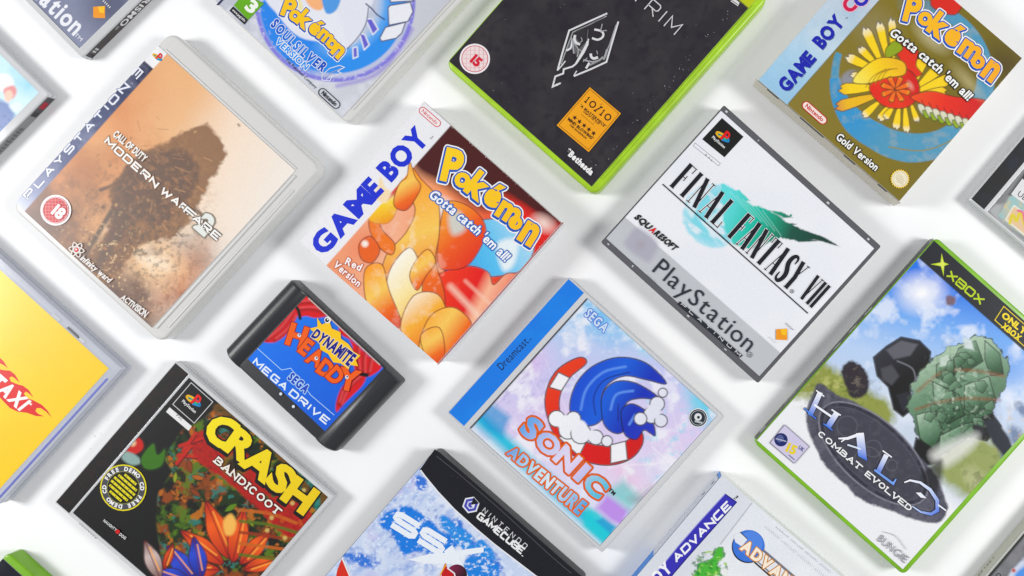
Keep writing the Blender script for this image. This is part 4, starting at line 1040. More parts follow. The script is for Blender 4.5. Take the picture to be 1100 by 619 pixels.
def coverJ(s, R):
    s.sheet(*R, artJ, .8)
    wh = (240, 245, 252)
    s.line(zJ((645, 462), (668, 440), (556, 388), (530, 398), (476, 444), (484, 462), (560, 512), (585, 518), (640, 480), (625, 455), (575, 440)), 5.6, wh) if False else None
    s.stext('S', zJ((352, 384))[0], zJ((452, 446))[0], 20.5, 6.0, wh); s.stext('S', zJ((480, 458))[0], zJ((580, 520))[0], 20.5, 6.0, wh)
    s.poly(zJ((440, 540), (545, 512), (640, 505), (720, 490), (800, 480), (800, 505), (712, 520), (640, 560), (520, 560)), wh)
    s.poly(zJ((610, 500), (650, 470), (720, 600), (730, 640), (690, 640)), wh)
    s.disc(zJ((672, 612))[0], 11, ramp((480, 606), (500, 620), [(0, (170, 60, 90)), (.4, (90, 34, 70)), (1, (44, 20, 50))]))
    s.poly(zJ((598, 600), (616, 556), (626, 580), (660, 606), (640, 640), (600, 640)), (196, 40, 56)); s.line(zJ((626, 580), (660, 606), (668, 640)), 1.4, (240, 240, 244))
    s.line(zJ((590, 618), (606, 588), (622, 560)), 1.2, (240, 180, 60)); 
    s.poly(zJ((122, 535), (165, 640), (90, 640), (100, 590)), (214, 72, 62)); s.line(zJ((122, 530), (168, 640)), 1.4, (242, 242, 246))
    # black curved band across the head of the cover
    zz = [(475, 487), (474, 500)]
    band = zJ((566, 12), (494, 110), (520, 142), (580, 215), (660, 300), (760, 390), (850, 466)) + zJ2((470, 617), (560, 676), (740, 790), (860, 760), (700, 630), (560, 510), (300, 280), (90, 95), (0, 20))
    s.poly(band, (50, 50, 54), smooth=False)
    s.line(zJ((498, 112), (520, 142), (580, 215), (660, 300), (760, 390), (850, 466)) + zJ2((470, 618), (560, 676), (700, 765)), 1.6, (238, 240, 246))
    s.line(zJ2((-4, 45), (100, 128), (300, 300), (540, 520), (640, 605)), .6, (96, 96, 100))
    c = zJ2((160, 278))[0]; k = 9.4; a0 = 41.5
    hexp = lambda r, off=0: [(c[0] + r * math.cos(math.radians(a0 + off + 60 * i)), c[1] + r * math.sin(math.radians(a0 + off + 60 * i))) for i in range(6)]
    s.poly(hexp(k, 8), (238, 240, 248)); s.poly(hexp(k * .82, 8), (86, 84, 176)); s.poly(hexp(k * .5, 8), (216, 220, 244)); s.poly(hexp(k * .34, 8), (84, 82, 170))
    s.poly([c] + hexp(k * .95, 8)[4:6], (50, 50, 54)); s.poly([c] + hexp(k * .5, 8)[5:6] + hexp(k * .5, 8)[0:1], (236, 238, 248))
    s.stext('NINTENDO', zJ2((213, 309))[0], zJ2((416, 488))[0], 5.6, .75, (226, 226, 230), 1.1)
    s.stext('GAMECUBE', zJ2((186, 340))[0], zJ2((398, 515))[0], 8.2, 1.9, (244, 244, 246), .34)
    s.line(zJ2((402, 518), (410, 524)), .8, (240, 240, 240))
    s.wear(lambda r: (lambda t: (480 + 120 * t + r.uniform(-8, 8), 505 + 104 * t + r.uniform(-6, 10)))(r.random()), 30, [(120, 120, 124), (90, 90, 94)], 5, (.3, 1.0))
tJ = keep_case(fJ, 'keep_case', 'black plastic case with icy blue cover and black curved band', G_KEEP, 'black_soft', coverJ, (.0004, .0004, .003, .0030), r=.004, b=.0016)

# ------------------------------------------------------------------ K: charcoal cover in a lime case, top
fK = fit(.014, (477.5, 69), (477.5 + 188, 69 - 214.5), (638.8 + 188, 211 - 214.5), (638.8, 211))
zK = Z(470, 0, 6.19); zK5 = Z(560, 0, 5.63); zK4 = Z(580, 80, 4.42); zK6 = Z(680, 0, 4.76)
def artK(p):
    p.fill((62, 60, 64)); p.clouds(30, (72, 69, 72), .4, .7, .8, 3); p.clouds(8, (54, 53, 58), .5, .75, .6, 9)
    m = p.half((801, 7), (640, -130), 1.0); m = 1 - p.half((640, -131), (801.5, 6.5), .8)
    p.mix(m, (196, 206, 40)); 
def coverK(s, R):
    s.sheet(*R, artK, .9)
    s.poly(zK6((520, -6), (545, 14), (536, 32), (498, 6)), (226, 226, 226)); s.line(zK6((506, 4), (536, 24)), .8, (90, 90, 90))
    c = zK((248, 392))[0]
    s.disc(c, 16.3, (246, 242, 244)); s.ring(c, 14.0, .8, (206, 90, 104)); s.disc(c, 13.5, (242, 224, 224))
    for k in range(-2, 3):
        r = math.sqrt(13.2 ** 2 - (k * 4.6) ** 2); s.line([(c[0] + k * 4.6, c[1] - r), (c[0] + k * 4.6, c[1] + r)], .5, (236, 190, 194)); s.line([(c[0] - r, c[1] + k * 4.6), (c[0] + r, c[1] + k * 4.6)], .5, (236, 190, 194))
    s.text('15', (504.6, 65.6), (512.6, 72.6), 9.5, (214, 46, 74), 'heavy', track=.05)
    wh, gr, dk = (226, 226, 228), (168, 168, 172), (118, 118, 122)
    s.poly(zK5((280, 300), (300, 215), (322, 262), (345, 302), (330, 330), (300, 296)), (112, 112, 116)); s.poly(zK5((400, 405), (430, 378), (490, 348), (480, 372), (420, 400)), (120, 120, 124)); s.poly(zK5((344, 300), (398, 250), (372, 330), (338, 372)), (104, 104, 108))
    L = lambda pts, w, c=wh, sm=False: s.line(zK5(*pts), w * 1.25, c, smooth=sm)
    L([(520, 82), (400, 136), (290, 186), (255, 300), (219, 428)], 1.5); L([(219, 428), (244, 400), (267, 370)], 1.0)
    L([(516, 98), (410, 152), (312, 196), (280, 280), (240, 392)], 1.0, gr); L([(512, 90), (500, 104), (420, 150), (330, 190)], .7, dk)
    L([(587, 132), (552, 250), (515, 376), (420, 420), (318, 462)], 1.5); L([(318, 462), (324, 448), (336, 430)], 1.0)
    L([(574, 152), (535, 270), (498, 352), (400, 402)], 1.1, gr); L([(520, 300), (508, 340), (496, 362)], 2.0, gr)
    s.line(zK5((405, 236), (398, 270), (372, 320), (330, 388)), [2.0, 3.0, 3.4, 2.2], wh); L([(330, 388), (310, 404), (257, 420), (254, 446), (206, 464), (190, 526), (238, 504)], 1.5)
    s.poly(zK5((190, 528), (212, 508), (243, 502), (220, 520)), wh)
    L([(428, 232), (462, 242), (490, 228), (496, 205), (478, 188), (442, 180)], 1.8, wh, True); L([(490, 146), (484, 172), (476, 190)], .9, gr); L([(518, 186), (498, 188), (480, 194)], .9, gr)
    L([(326, 214), (322, 240), (334, 262), (356, 270)], 2.2, wh, True); L([(362, 228), (368, 248), (352, 262)], .8, gr, True); L([(330, 225), (340, 250), (356, 262)], .8, dk, True)
    L([(300, 222), (318, 262), (344, 300), (338, 345)], 1.1, gr, True); L([(272, 308), (300, 290), (310, 240)], 1.7, wh, True); L([(310, 240), (316, 300), (318, 326)], 1.4, gr)
    L([(344, 300), (366, 310)], .8, gr); L([(398, 250), (404, 180)], .6, dk)
    L([(420, 326), (424, 346), (440, 356), (464, 348)], 2.2, wh, True); L([(456, 308), (462, 330)], .8, gr)
    L([(376, 364), (430, 376), (470, 366), (494, 346)], 1.4, gr, True); L([(392, 416), (412, 382)], 1.9, wh); L([(374, 376), (400, 352)], .8, gr)
    s.stext('SKYRIM', (648, -27), (723.5, 38.2), 15.5, 1.25, (216, 216, 220), .55)
    gold = zK4((237, 62), (385, 187), (232, 370), (80, 243)); s.poly(gold, (242, 172, 24))
    s.line(zK4((237, 72), (375, 188), (231, 358), (91, 242)), .5, (120, 80, 16), closed=True)
    ink = (70, 44, 12)
    s.stext('10/10', zK4((209, 131))[0], zK4((322, 226))[0], 7.8, 1.35, ink, .5, serif=True)
    s.text("'A MASTERPIECE'", zK4((188, 152))[0], zK4((308, 254))[0], 2.9, ink, 'bold'); s.text('GAME OF THE YEAR', zK4((205, 180))[0], zK4((278, 240))[0], 1.7, (110, 76, 20), 'bold')
    s.line(zK4((196, 190), (256, 242)), .4, (150, 104, 20))
    for k in range(5):
        x, y = zK4((166 + 22.3 * k, 207 + 18.5 * k))[0]
        s.poly([(x + (2.9 if i % 2 == 0 else 1.15) * math.cos(math.radians(-48 + 36 * i)), y + (2.9 if i % 2 == 0 else 1.15) * math.sin(math.radians(-48 + 36 * i))) for i in range(10)], ink)
    s.text("'MIND BLOWING'", zK4((128, 215))[0], zK4((248, 312))[0], 3.0, ink, 'bold'); s.text('THE GUARDIAN', zK4((140, 243))[0], zK4((218, 308))[0], 1.8, (110, 76, 20), 'bold')
    s.text('*Bethesda', zK4((120, 372))[0], zK4((242, 481))[0], 6.3, (248, 248, 248), 'heavy', track=.03)
    def inside(r):
        a, b = r.random(), r.random(); return 482 + 152 * a + 180 * b, 66 + 132 * a - 205 * b
    s.wear(inside, 60, [(84, 82, 86), (84, 82, 86)], 4, (.4, 3.0)); s.wear(inside, 34, [(170, 170, 172), (130, 130, 134)], 14, (.3, 1.6))
    s.wear(lambda r: (lambda t: (640 + 150 * t - r.uniform(1, 9), 190 - 175 * t - r.uniform(0, 6)))(r.random()), 40, [(150, 150, 150), (200, 200, 200), (110, 110, 112)], 24, (.4, 2.2))
tK = keep_case(fK, 'keep_case', 'lime green plastic case with charcoal cover and etched grey emblem', G_KEEP, 'green', coverK, (.0012, .0058, .0036, .004), r=.006, b=.0022)
w, h = fK.w / 2, fK.h / 2
mesh_obj('closing_lip', *slab(w - .0050, w - .0034, -h + .012, h - .012, .0136, .0147, .0006, .0005), M['green'], tK)

# ------------------------------------------------------------------ L: thick white disc case
fL = fit(.016, (645, 260.5), (777.6, 113.3), (947.5, 264.8), (814, 411))
zL = Z(640, 100, 3.094); zL2 = Z(780, 160, 4.42); zL3 = Z(660, 240, 3.44); zL4 = Z(740, 90, 10.32)
def artL(p):
    p.fill((238, 240, 246)); p.clouds(60, (244, 245, 249), .4, .7, .7, 3)
    # teal comet
    d = np.hypot((p.X - 768), (p.Y - 232)); rough = fbm(p.X, p.Y, 12, 5)
    br = np.clip(.5 + (fbm(p.X * .74 + p.Y * .67, (p.Y * .74 - p.X * .67) * 3, 16, 8) - .42) * 5, 0, 1)
    p.mix(np.clip((36 + 5 * (rough - .5) - d) / 3, 0, 1) * (.25 + .5 * br), (150, 222, 240))
    p.mix(np.clip((33 - d) / 10, 0, 1) * br * .6, (110, 214, 226))
    p.poly([(738, 220), (748, 206), (764, 200), (752, 214), (744, 234)], (246, 248, 252), 2, a=.7); p.poly([(756, 240), (774, 226), (786, 230), (768, 246)], (246, 248, 252), 2, a=.6)
    g = ramp((782, 215), (900, 262), [(0, (120, 222, 224)), (.25, (70, 196, 176)), (.45, (30, 150, 122)), (.6, (14, 92, 80)), (1, (10, 66, 60))])
    p.poly([(774, 196), (788, 204), (806, 219), (826, 226), (838, 232), (846, 240), (872, 251), (884, 256), (880, 258), (856, 258), (838, 256), (824, 262), (806, 268), (788, 262), (778, 244)], g, .9, smooth=False, ns=2.2, nscale=4, seed=4)
    for q in (((826, 226), (840, 228), (852, 234), (842, 234)), ((838, 238), (856, 241), (846, 243)), ((862, 247), (884, 254), (902, 265), (888, 261), (868, 255)), ((836, 250), (862, 256), (884, 259), (858, 260)), ((784, 206), (794, 204), (806, 216), (796, 216))):
        p.poly(q, g, .7, smooth=False, ns=.6, nscale=3, seed=9)
    p.blob((849.5, 231.5), 1.8, (60, 150, 130), soft=.5)
    for k in range(6): p.line([(784 + k * 7, 206 + k * 4), (804 + k * 7, 228 + k * 5)], .7, (190, 240, 236), a=.5)
    # grey band
    bl = 1 - p.half((839.5, 380), (673.5, 235), .5) if False else p.half((673.5, 235), (839.5, 380), .6)
    p.mix(bl, (196, 199, 204)); p.mix(bl * np.clip(fbm(p.X, p.Y, 40, 4) * 2 - .8, 0, 1) * .5, (208, 210, 214))
    p.mix(p.half((663, 257.5), (820, 397), .6) * (1 - p.half((668, 262.5), (815, 393), .6)) * 0, (60, 60, 64))
    p.poly(zL((105, 480), (140, 448), (205, 498), (180, 560), (140, 545), (96, 506)), (178, 176, 190), 3, a=.9); p.blob(zL((150, 505))[0], 8, (172, 164, 174), soft=.9, a=.7)
def bookL(s, R):
    s.sheet(*R, artL, .8)
    ink = (44, 46, 54)
    s.poly([(775.6, 126.8), (798.8, 147), (778.2, 169.2), (754.2, 149.6)], (40, 42, 48)); station_mark(s, (777, 147), 14.5, 41.5)
    s.line(zL((330, 166), (414, 234), (408, 242), (324, 176)), .4, (150, 152, 158), closed=True); s.text('PAL', zL((362, 208))[0], zL((386, 228))[0], 2.2, (120, 120, 126), 'light', track=.5)
    for ot, oh, c in ((1.2, 1.6, (248, 249, 252)), (0, 0, ink)):
        s.serif('FINAL', (719, 199.6), (770.5, 245.2), 33, 4.5 + ot, .95 + oh, c, .28)
        s.serif('FANTASY', (781, 254), (847.5, 313), 34, 4.5 + ot, .95 + oh, c, .26)
        s.serif('VII', (857.5, 318.5), (872, 331.5), 31, 3.6 + ot, .9 + oh, c, .12)
    s.line([(711.8, 198), (867.8, 336.8)], 1.15, ink)
    s.ring((850.5, 313), 1.9, .5, ink); s.text('R', (849.6, 313.4), (851, 314.6), 1.8, ink)
    s.text('SQU', (681, 234), (696.5, 247), 6.2, (26, 26, 30), 'heavy', shear=.25, track=.05); s.text('A', (697, 247.4), (701.5, 251), 6.2, (214, 40, 50), 'heavy', shear=.25); s.text('RESOFT', (702, 251.4), (724, 269.8), 6.2, (26, 26, 30), 'heavy', shear=.25, track=.05)
    s.text('PlayStation', (700.3, 291.3), (802.6, 378.6), 18.5, (62, 66, 74), 'reg', track=.11)
    s.poly(zL3((243, 288), (474, 488), (462, 497), (232, 299)), (58, 60, 66)); s.stext('PLATINUM', zL3((245, 301))[0], zL3((460, 492))[0], 3.3, .6, (232, 234, 238), 1.1)
    s.ring((805.2, 381), 2.8, .5, (80, 84, 92)); s.text('R', (804, 381.8), (806, 383.4), 2.6, (80, 84, 92))
    sony_mark(s, (839.5, 359.3), 6.0)
    for k in range(5): s.line([(826 + k * 1.6, 363 + k * 1.4), (827 + k * 1.6, 362 + k * 1.4)], .6, (206, 206, 210))
    for k in range(7): s.line([(695 + k * 1.5, 295 + k * 1.4), (696 + k * 1.5, 296 + k * 1.4)], .5, (140, 142, 148))
tabsL = []
rt = random.Random(12)
for side in (1, -1):
    for x in ((-.94, -.52, .36, .86) if side > 0 else (-.92, -.64, .1, .56)):
        tabsL.append((x + rt.uniform(-.02, .02), side * (fL.h / 2 - .0023), rt.uniform(.0008, .0024), rt.uniform(.0008, .0018), 'clear'))
tL = jewel(fL, 'disc_case', 'thick clear disc case with white booklet, teal comet and grey band', G_JEWEL, None, bookL, 'dark_tray', 'smoke', 'clear', my=.0040, mr=.0022, tray_my=.0012, tabs=tabsL)

# ------------------------------------------------------------------ M: blue spined case, pastel picture
fM = fit(.012, (481.5, 443.8), (610.3, 297), (778.8, 448.2), (645.8, 594.2))
zM = Z(480, 290, 3.64); zM5 = Z(520, 420, 3.44); zM6 = Z(630, 380, 3.4375); zM7 = Z(560, 540, 7.83)
def artM(p):
    p.fill((206, 214, 242))
    p.ramp((610, 330), (600, 560), [(0, (176, 214, 244)), (.3, (206, 206, 242)), (.6, (226, 212, 242)), (1, (226, 232, 248))])
    p.blob((645, 345), 44, (120, 190, 238), 24, 42, .9, .8, .5, 18, 3); p.blob((755, 435), 44, (120, 212, 236), 24, 60, .9, .9, .5, 14, 4)
    p.blob((690, 360), 40, (168, 226, 240), 20, 42, .9, .8, .4, 14, 8)
    p.blob((570, 390), 40, (230, 200, 238), 26, -45, .9, .7); p.blob((672, 512), 44, (240, 206, 232), 24, 42, .9, .8); p.blob((600, 450), 50, (232, 208, 240), 30, 42, .9, .6)
    p.clouds(16, (246, 246, 252), .5, .72, .8, 7); p.clouds(7, (176, 160, 214), .58, .74, .55, 19, mask=np.clip(1 - np.hypot((p.X - 555) / 60, (p.Y - 420) / 60), 0, 1), stretch=(-48, 2))
    p.clouds(8, (150, 220, 240), .58, .75, .6, 23, mask=np.clip((p.X - 640) / 80, 0, 1))
    for k in range(7): p.line([(560 + k * 26, 380 + k * 6), (600 + k * 24, 470 + k * 10)], .6, (250, 250, 255), a=.4)
    p.line([(700, 480), (724, 500), (700, 520), (668, 546)], .8, (250, 246, 252), smooth=False, a=.8); p.line([(672, 500), (706, 498), (736, 492)], .8, (250, 240, 250), a=.7)
    # turquoise water along the lower-left edge
    sea = p.half((520, 424), (672, 562), 6)
    p.mix(p.half((508, 434), (660, 572), 5) * (1 - p.half((497, 446), (650, 590), 8)) , (84, 196, 224))
    p.poly([(497, 428), (512, 420), (548, 448), (540, 470), (524, 462)], (48, 156, 214), 4, a=.8, smooth=False)
    p.poly([(630, 545), (641, 549), (662, 566), (648, 584), (626, 566)], (64, 208, 220), 3, a=.9, smooth=False); p.poly([(648, 556), (662, 566), (656, 574), (640, 560)], (40, 150, 214), 2, a=.7, smooth=False)
    p.mix(p.half((492, 446), (640, 582), 5) * .85, (240, 244, 250))
    p.poly([(640, 546), (652, 530), (676, 548), (668, 566), (656, 560)], (190, 140, 232), 4, a=.9, smooth=False); p.poly([(650, 528), (670, 516), (690, 536), (676, 548)], (130, 206, 206), 5, a=.8, smooth=False); p.poly([(676, 536), (700, 522), (690, 550)], (160, 150, 160), 5, a=.5, smooth=False)
    # a plain breaking wave: red and white ribbon, blue crests, white foam
    K = dict(line=(24, 24, 46), lw=1.1)
    red = ramp((588, 400), (680, 500), [(0, (232, 84, 48)), (.5, (222, 60, 34)), (1, (206, 50, 30))])
    p.poly([(586, 440), (588, 416), (600, 396), (622, 384), (630, 390), (612, 406), (602, 424), (602, 444), (614, 466), (640, 478), (668, 476), (688, 464), (690, 478), (676, 494), (650, 500), (620, 492), (598, 472)], red, 1, **K)
    for q in ([(590, 416), (600, 400), (612, 406), (603, 420)], [(600, 470), (614, 464), (630, 474), (622, 490)], [(656, 478), (672, 474), (674, 494), (656, 498)]):
        p.poly(q, (246, 246, 250), .9, smooth=False, **K)
    bl = ramp((620, 400), (710, 450), [(0, (40, 86, 206)), (.4, (48, 104, 216)), (.7, (32, 68, 182)), (1, (62, 72, 192))])
    p.poly([(612, 440), (618, 414), (636, 394), (664, 384), (694, 390), (716, 412), (694, 408), (672, 404), (654, 412), (646, 428), (652, 442), (640, 456), (622, 456)], bl, 1, **K)
    p.poly([(646, 440), (648, 422), (662, 410), (684, 412), (708, 428), (688, 428), (674, 432), (670, 446), (678, 456), (664, 466), (650, 458)], bl, 1, **K)
    p.poly([(668, 454), (668, 440), (680, 434), (698, 446), (704, 468), (692, 462), (684, 472), (672, 468)], bl, 1, **K)
    for q in ([(624, 440), (630, 418), (648, 400), (672, 394)], [(656, 440), (662, 424), (680, 420)], [(676, 456), (682, 446)]):
        p.line(q, 2.4, (112, 156, 238), a=.9, soft=1)
    for q in ([(640, 446), (638, 426), (650, 408), (676, 400)], [(664, 452), (664, 434)]): p.line(q, 1.0, (18, 36, 110))
    wht = ramp((590, 430), (700, 490), [(0, (250, 250, 253)), (1, (226, 228, 242))])
    for c, r in (((598, 450), 9), ((610, 462), 10), ((624, 466), 11), ((616, 450), 8), ((640, 470), 8), ((706, 434), 8), ((700, 446), 9), ((688, 450), 7), ((710, 452), 7), ((712, 422), 5), ((652, 474), 6)):
        p.poly(circle(c, r, 14), wht, .9, smooth=False, **K)
    for c, r in (((608, 455), 9), ((622, 460), 9), ((702, 442), 8), ((636, 468), 6)): p.poly(circle(c, r, 14), wht, 1.2, smooth=False)
def bookM(s, R):
    s.sheet(*R, artM, .8)
    s.text('SEGA', (627.2, 338.4), (648.6, 357.6), 9.6, (214, 230, 248), 'bold', outlines=[(.9, (96, 130, 214))], track=.14)
    og = (226, 112, 44)
    grd = ramp((560, 460), (640, 560), [(0, (110, 170, 232)), (.2, (190, 200, 240)), (.45, (236, 226, 246)), (.6, (214, 200, 240)), (.75, (120, 206, 226)), (1, (96, 176, 226))])
    L = [s.letter('S', zM5((176, 138))[0], 24, 40, 'heavy', 1.3), s.letter('O', zM5((238, 196))[0], 22, 42, 'heavy', 1.2), s.letter('N', zM5((308, 252))[0], 23, 42, 'heavy', 1.15), s.letter('I', zM5((362, 302))[0], 22, 42, 'heavy', 1.5), s.letter('C', zM5((412, 350))[0], 22, 42, 'heavy', 1.25)]
    a, b = zM5((84, 222), (352, 462)); back = zM5((130, 98), (180, 92), (225, 128), (330, 225), (460, 332), (462, 350), (425, 405), (390, 412), (355, 470), (230, 345), (58, 206), (76, 178), (108, 190), (120, 150))
    s.glyphs(L, grd, [(2.3, (206, 88, 34)), (1.7, og)])
    s.k += 3
    s.text('ADVENTURE', (544, 487), (621.5, 553), 12.6, ramp((544, 480), (625, 555), [(0, (96, 150, 220)), (.3, (190, 226, 246)), (.55, (226, 240, 250)), (1, (70, 160, 220))]), 'heavy', track=.1, grow=.35, outlines=[(1.7, og)])
    s.text('TM', (653, 527), (659, 532.5), 4, (40, 40, 50), 'bold')
    c = zM6((412, 237))[0]; s.disc(c, 10.2, (246, 248, 250)); s.disc(c, 9.4, (58, 62, 70)); s.ring(c, 7.8, .5, (200, 206, 210))
    s.disc((c[0], c[1] - 1), 4.0, (226, 230, 232)); s.disc((c[0] + .4, c[1] - .6), 1.6, (58, 62, 70)); s.line([(c[0] - 3.6, c[1] + 3.4), (c[0] + 4.6, c[1] + 5.4)], 2.0, (190, 196, 200))
def stripM(s, R):
    s.sheet(*R, lambda p: (p.fill((46, 130, 226)), p.clouds(20, (58, 140, 232), .4, .7, .7, 3)), 1.2)
    s.text('Dreamcast', zM((216, 394))[0], zM((322, 283))[0], 8.4, (22, 30, 60), 'reg', track=.1)
    s.text('TM', zM((326, 280))[0], zM((334, 271))[0], 1.8, (22, 30, 60))
tM = jewel(fM, 'disc_case', 'clear disc case with blue spine and pastel booklet in blue, white and red', G_JEWEL, stripM, bookM, 'grey_tray', 'clear', 'clear', strip_w=.0140, gap=.0038, my=.0024, mr=.0042)
mesh_obj('dark_seam', *slab(-fM.w / 2 + .0186, -fM.w / 2 + .0194, -fM.h / 2 + .003, fM.h / 2 - .003, .010, .01215, .0003, .0002), M['dark_tray'], tM)

# ------------------------------------------------------------------ N: white box with violet ribbon, bottom
fN = anchor(.018, 'TL', (775.5, 511), 40.2, .125, .125)
zN = Z(660, 500, 5.2); zN2 = Z(770, 500, 5.2)
def artN(p):
    p.fill((232, 236, 242)); p.clouds(40, (240, 243, 247), .4, .7, .8, 2)
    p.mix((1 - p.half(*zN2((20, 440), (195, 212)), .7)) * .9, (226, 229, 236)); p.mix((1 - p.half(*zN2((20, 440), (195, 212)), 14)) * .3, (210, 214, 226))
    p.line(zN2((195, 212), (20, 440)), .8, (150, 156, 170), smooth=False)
    g = [(745, 619), (752, 605), (764, 600), (768, 590), (776, 588), (778, 598), (770, 606), (774, 614), (770, 640), (740, 640)]
    p.poly(g, (96, 186, 84), 1.2, ns=2.5, nscale=4, seed=6, line=(44, 110, 60), lw=.8)
    p.clouds(3, (40, 120, 70), .56, .68, .8, 9, mask=(np.hypot(p.X - 762, p.Y - 612) < 20) * .9); p.clouds(3, (190, 226, 130), .62, .72, .8, 19, mask=(np.hypot(p.X - 762, p.Y - 612) < 20) * .9)
    for q in [(770, 622), (778, 614)]: p.blob(q, 5, (240, 242, 240), soft=.5)
def coverN(s, R):
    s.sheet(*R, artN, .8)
    vio = (70, 66, 178)
    s.poly(zN((618, 160), (682, 206), (420, 500), (300, 640), (60, 900), (0, 850), (225, 612), (360, 448), (470, 322)), vio)
    s.line(zN((618, 160), (682, 206), (420, 500), (300, 640), (60, 900)), 1.2, (52, 46, 130))
    s.line(zN((618, 160), (470, 322), (360, 448), (225, 612), (0, 850)), 1.0, (150, 150, 220))
    s.stext('ADVANCE', zN((352, 544))[0], zN((656, 232))[0], 8.8, 2.1, (246, 247, 252), .34, shear=.12)
    s.text('GAME BOY', zN((28, 876))[0], zN((326, 580))[0], 12, (246, 247, 252), 'heavy', shear=.1, track=.06)
    s.text('TM', zN((672, 196))[0], zN((694, 176))[0], 2.2, (70, 70, 80), 'bold')
    c = zN2((178, 450))[0]; 
    s.disc((c[0] - .6, c[1] + .9), 17.6, (36, 36, 60)); s.disc(c, 17.2, (78, 124, 216)); s.disc((c[0] + 2, c[1] - 2.5), 13.2, (96, 140, 226))
    s.poly(zN2((92, 392), (130, 372), (172, 412), (140, 452), (104, 430)), (233, 236, 242)); s.line(zN2((130, 372), (172, 412)), .9, (36, 36, 60))
    s.poly(zN2((205, 520), (262, 470), (520, 690), (470, 760)), (120, 120, 132)); s.poly(zN2((212, 520), (256, 480), (520, 706), (480, 750)), (232, 234, 240)); s.line(zN2((210, 540), (470, 770)), 1.6, (60, 46, 40)); s.line(zN2((262, 470), (520, 690)), .6, (140, 140, 150))
    bz = ramp(zN2((140, 400))[0], zN2((420, 640))[0], [(0, (240, 176, 92)), (.5, (248, 206, 150)), (1, (226, 170, 110))])
    s.text('ADVANCE', zN2((128, 462))[0], zN2((482, 752))[0], 11.5, (252, 240, 222), 'heavy', shear=-.1, outlines=[(1.0, (206, 140, 70))], track=.12)
    for row, (a, b) in enumerate((((330, 350), (640, 606)), ((272, 348), (620, 640)))):
        for k in range(34):
            t = k / 34; x, y = a[0] + (b[0] - a[0]) * t, a[1] + (b[1] - a[1]) * t
            if k % 9 == 8: continue
            s.line(zN2((x, y), (x + 4.5, y - 9 + (k * 7 % 4))), .5, (176, 180, 188))
tN = thing('game_box', fN, 'white cardboard box with violet ribbon lettering at the bottom edge', 'game box', G_BOX)
w, h = fN.w / 2, fN.h / 2
mesh_obj('carton', *slab(-w, w, -h, h, .0002, .0179, .0005, .0004), M['white_card'], tN)
s = Sheet(fN, .0182); coverN(s, (-w + .0002, w - .0002, -h + .0002, h - .0002)); s.build('front_panel', 'card', tN)
def sideN(s):
    s.flat((50, 136, 222), -62, 62, .6, 17.4); s.k += 1
    s.flat((214, 218, 226), -59.4, 9, 1.2, 16.6); s.flat((60, 64, 76), -59.4, -58.9, 1.2, 16.6)
    for x in (-56, -46): s.poly([(x, 9.5), (x + 2, 11.5), (x + 4.6, 9.5), (x + 2.2, 7.5)], (60, 62, 74))
side_sheet(fN, 'left', sideN, 'side_panel', 'card', tN)

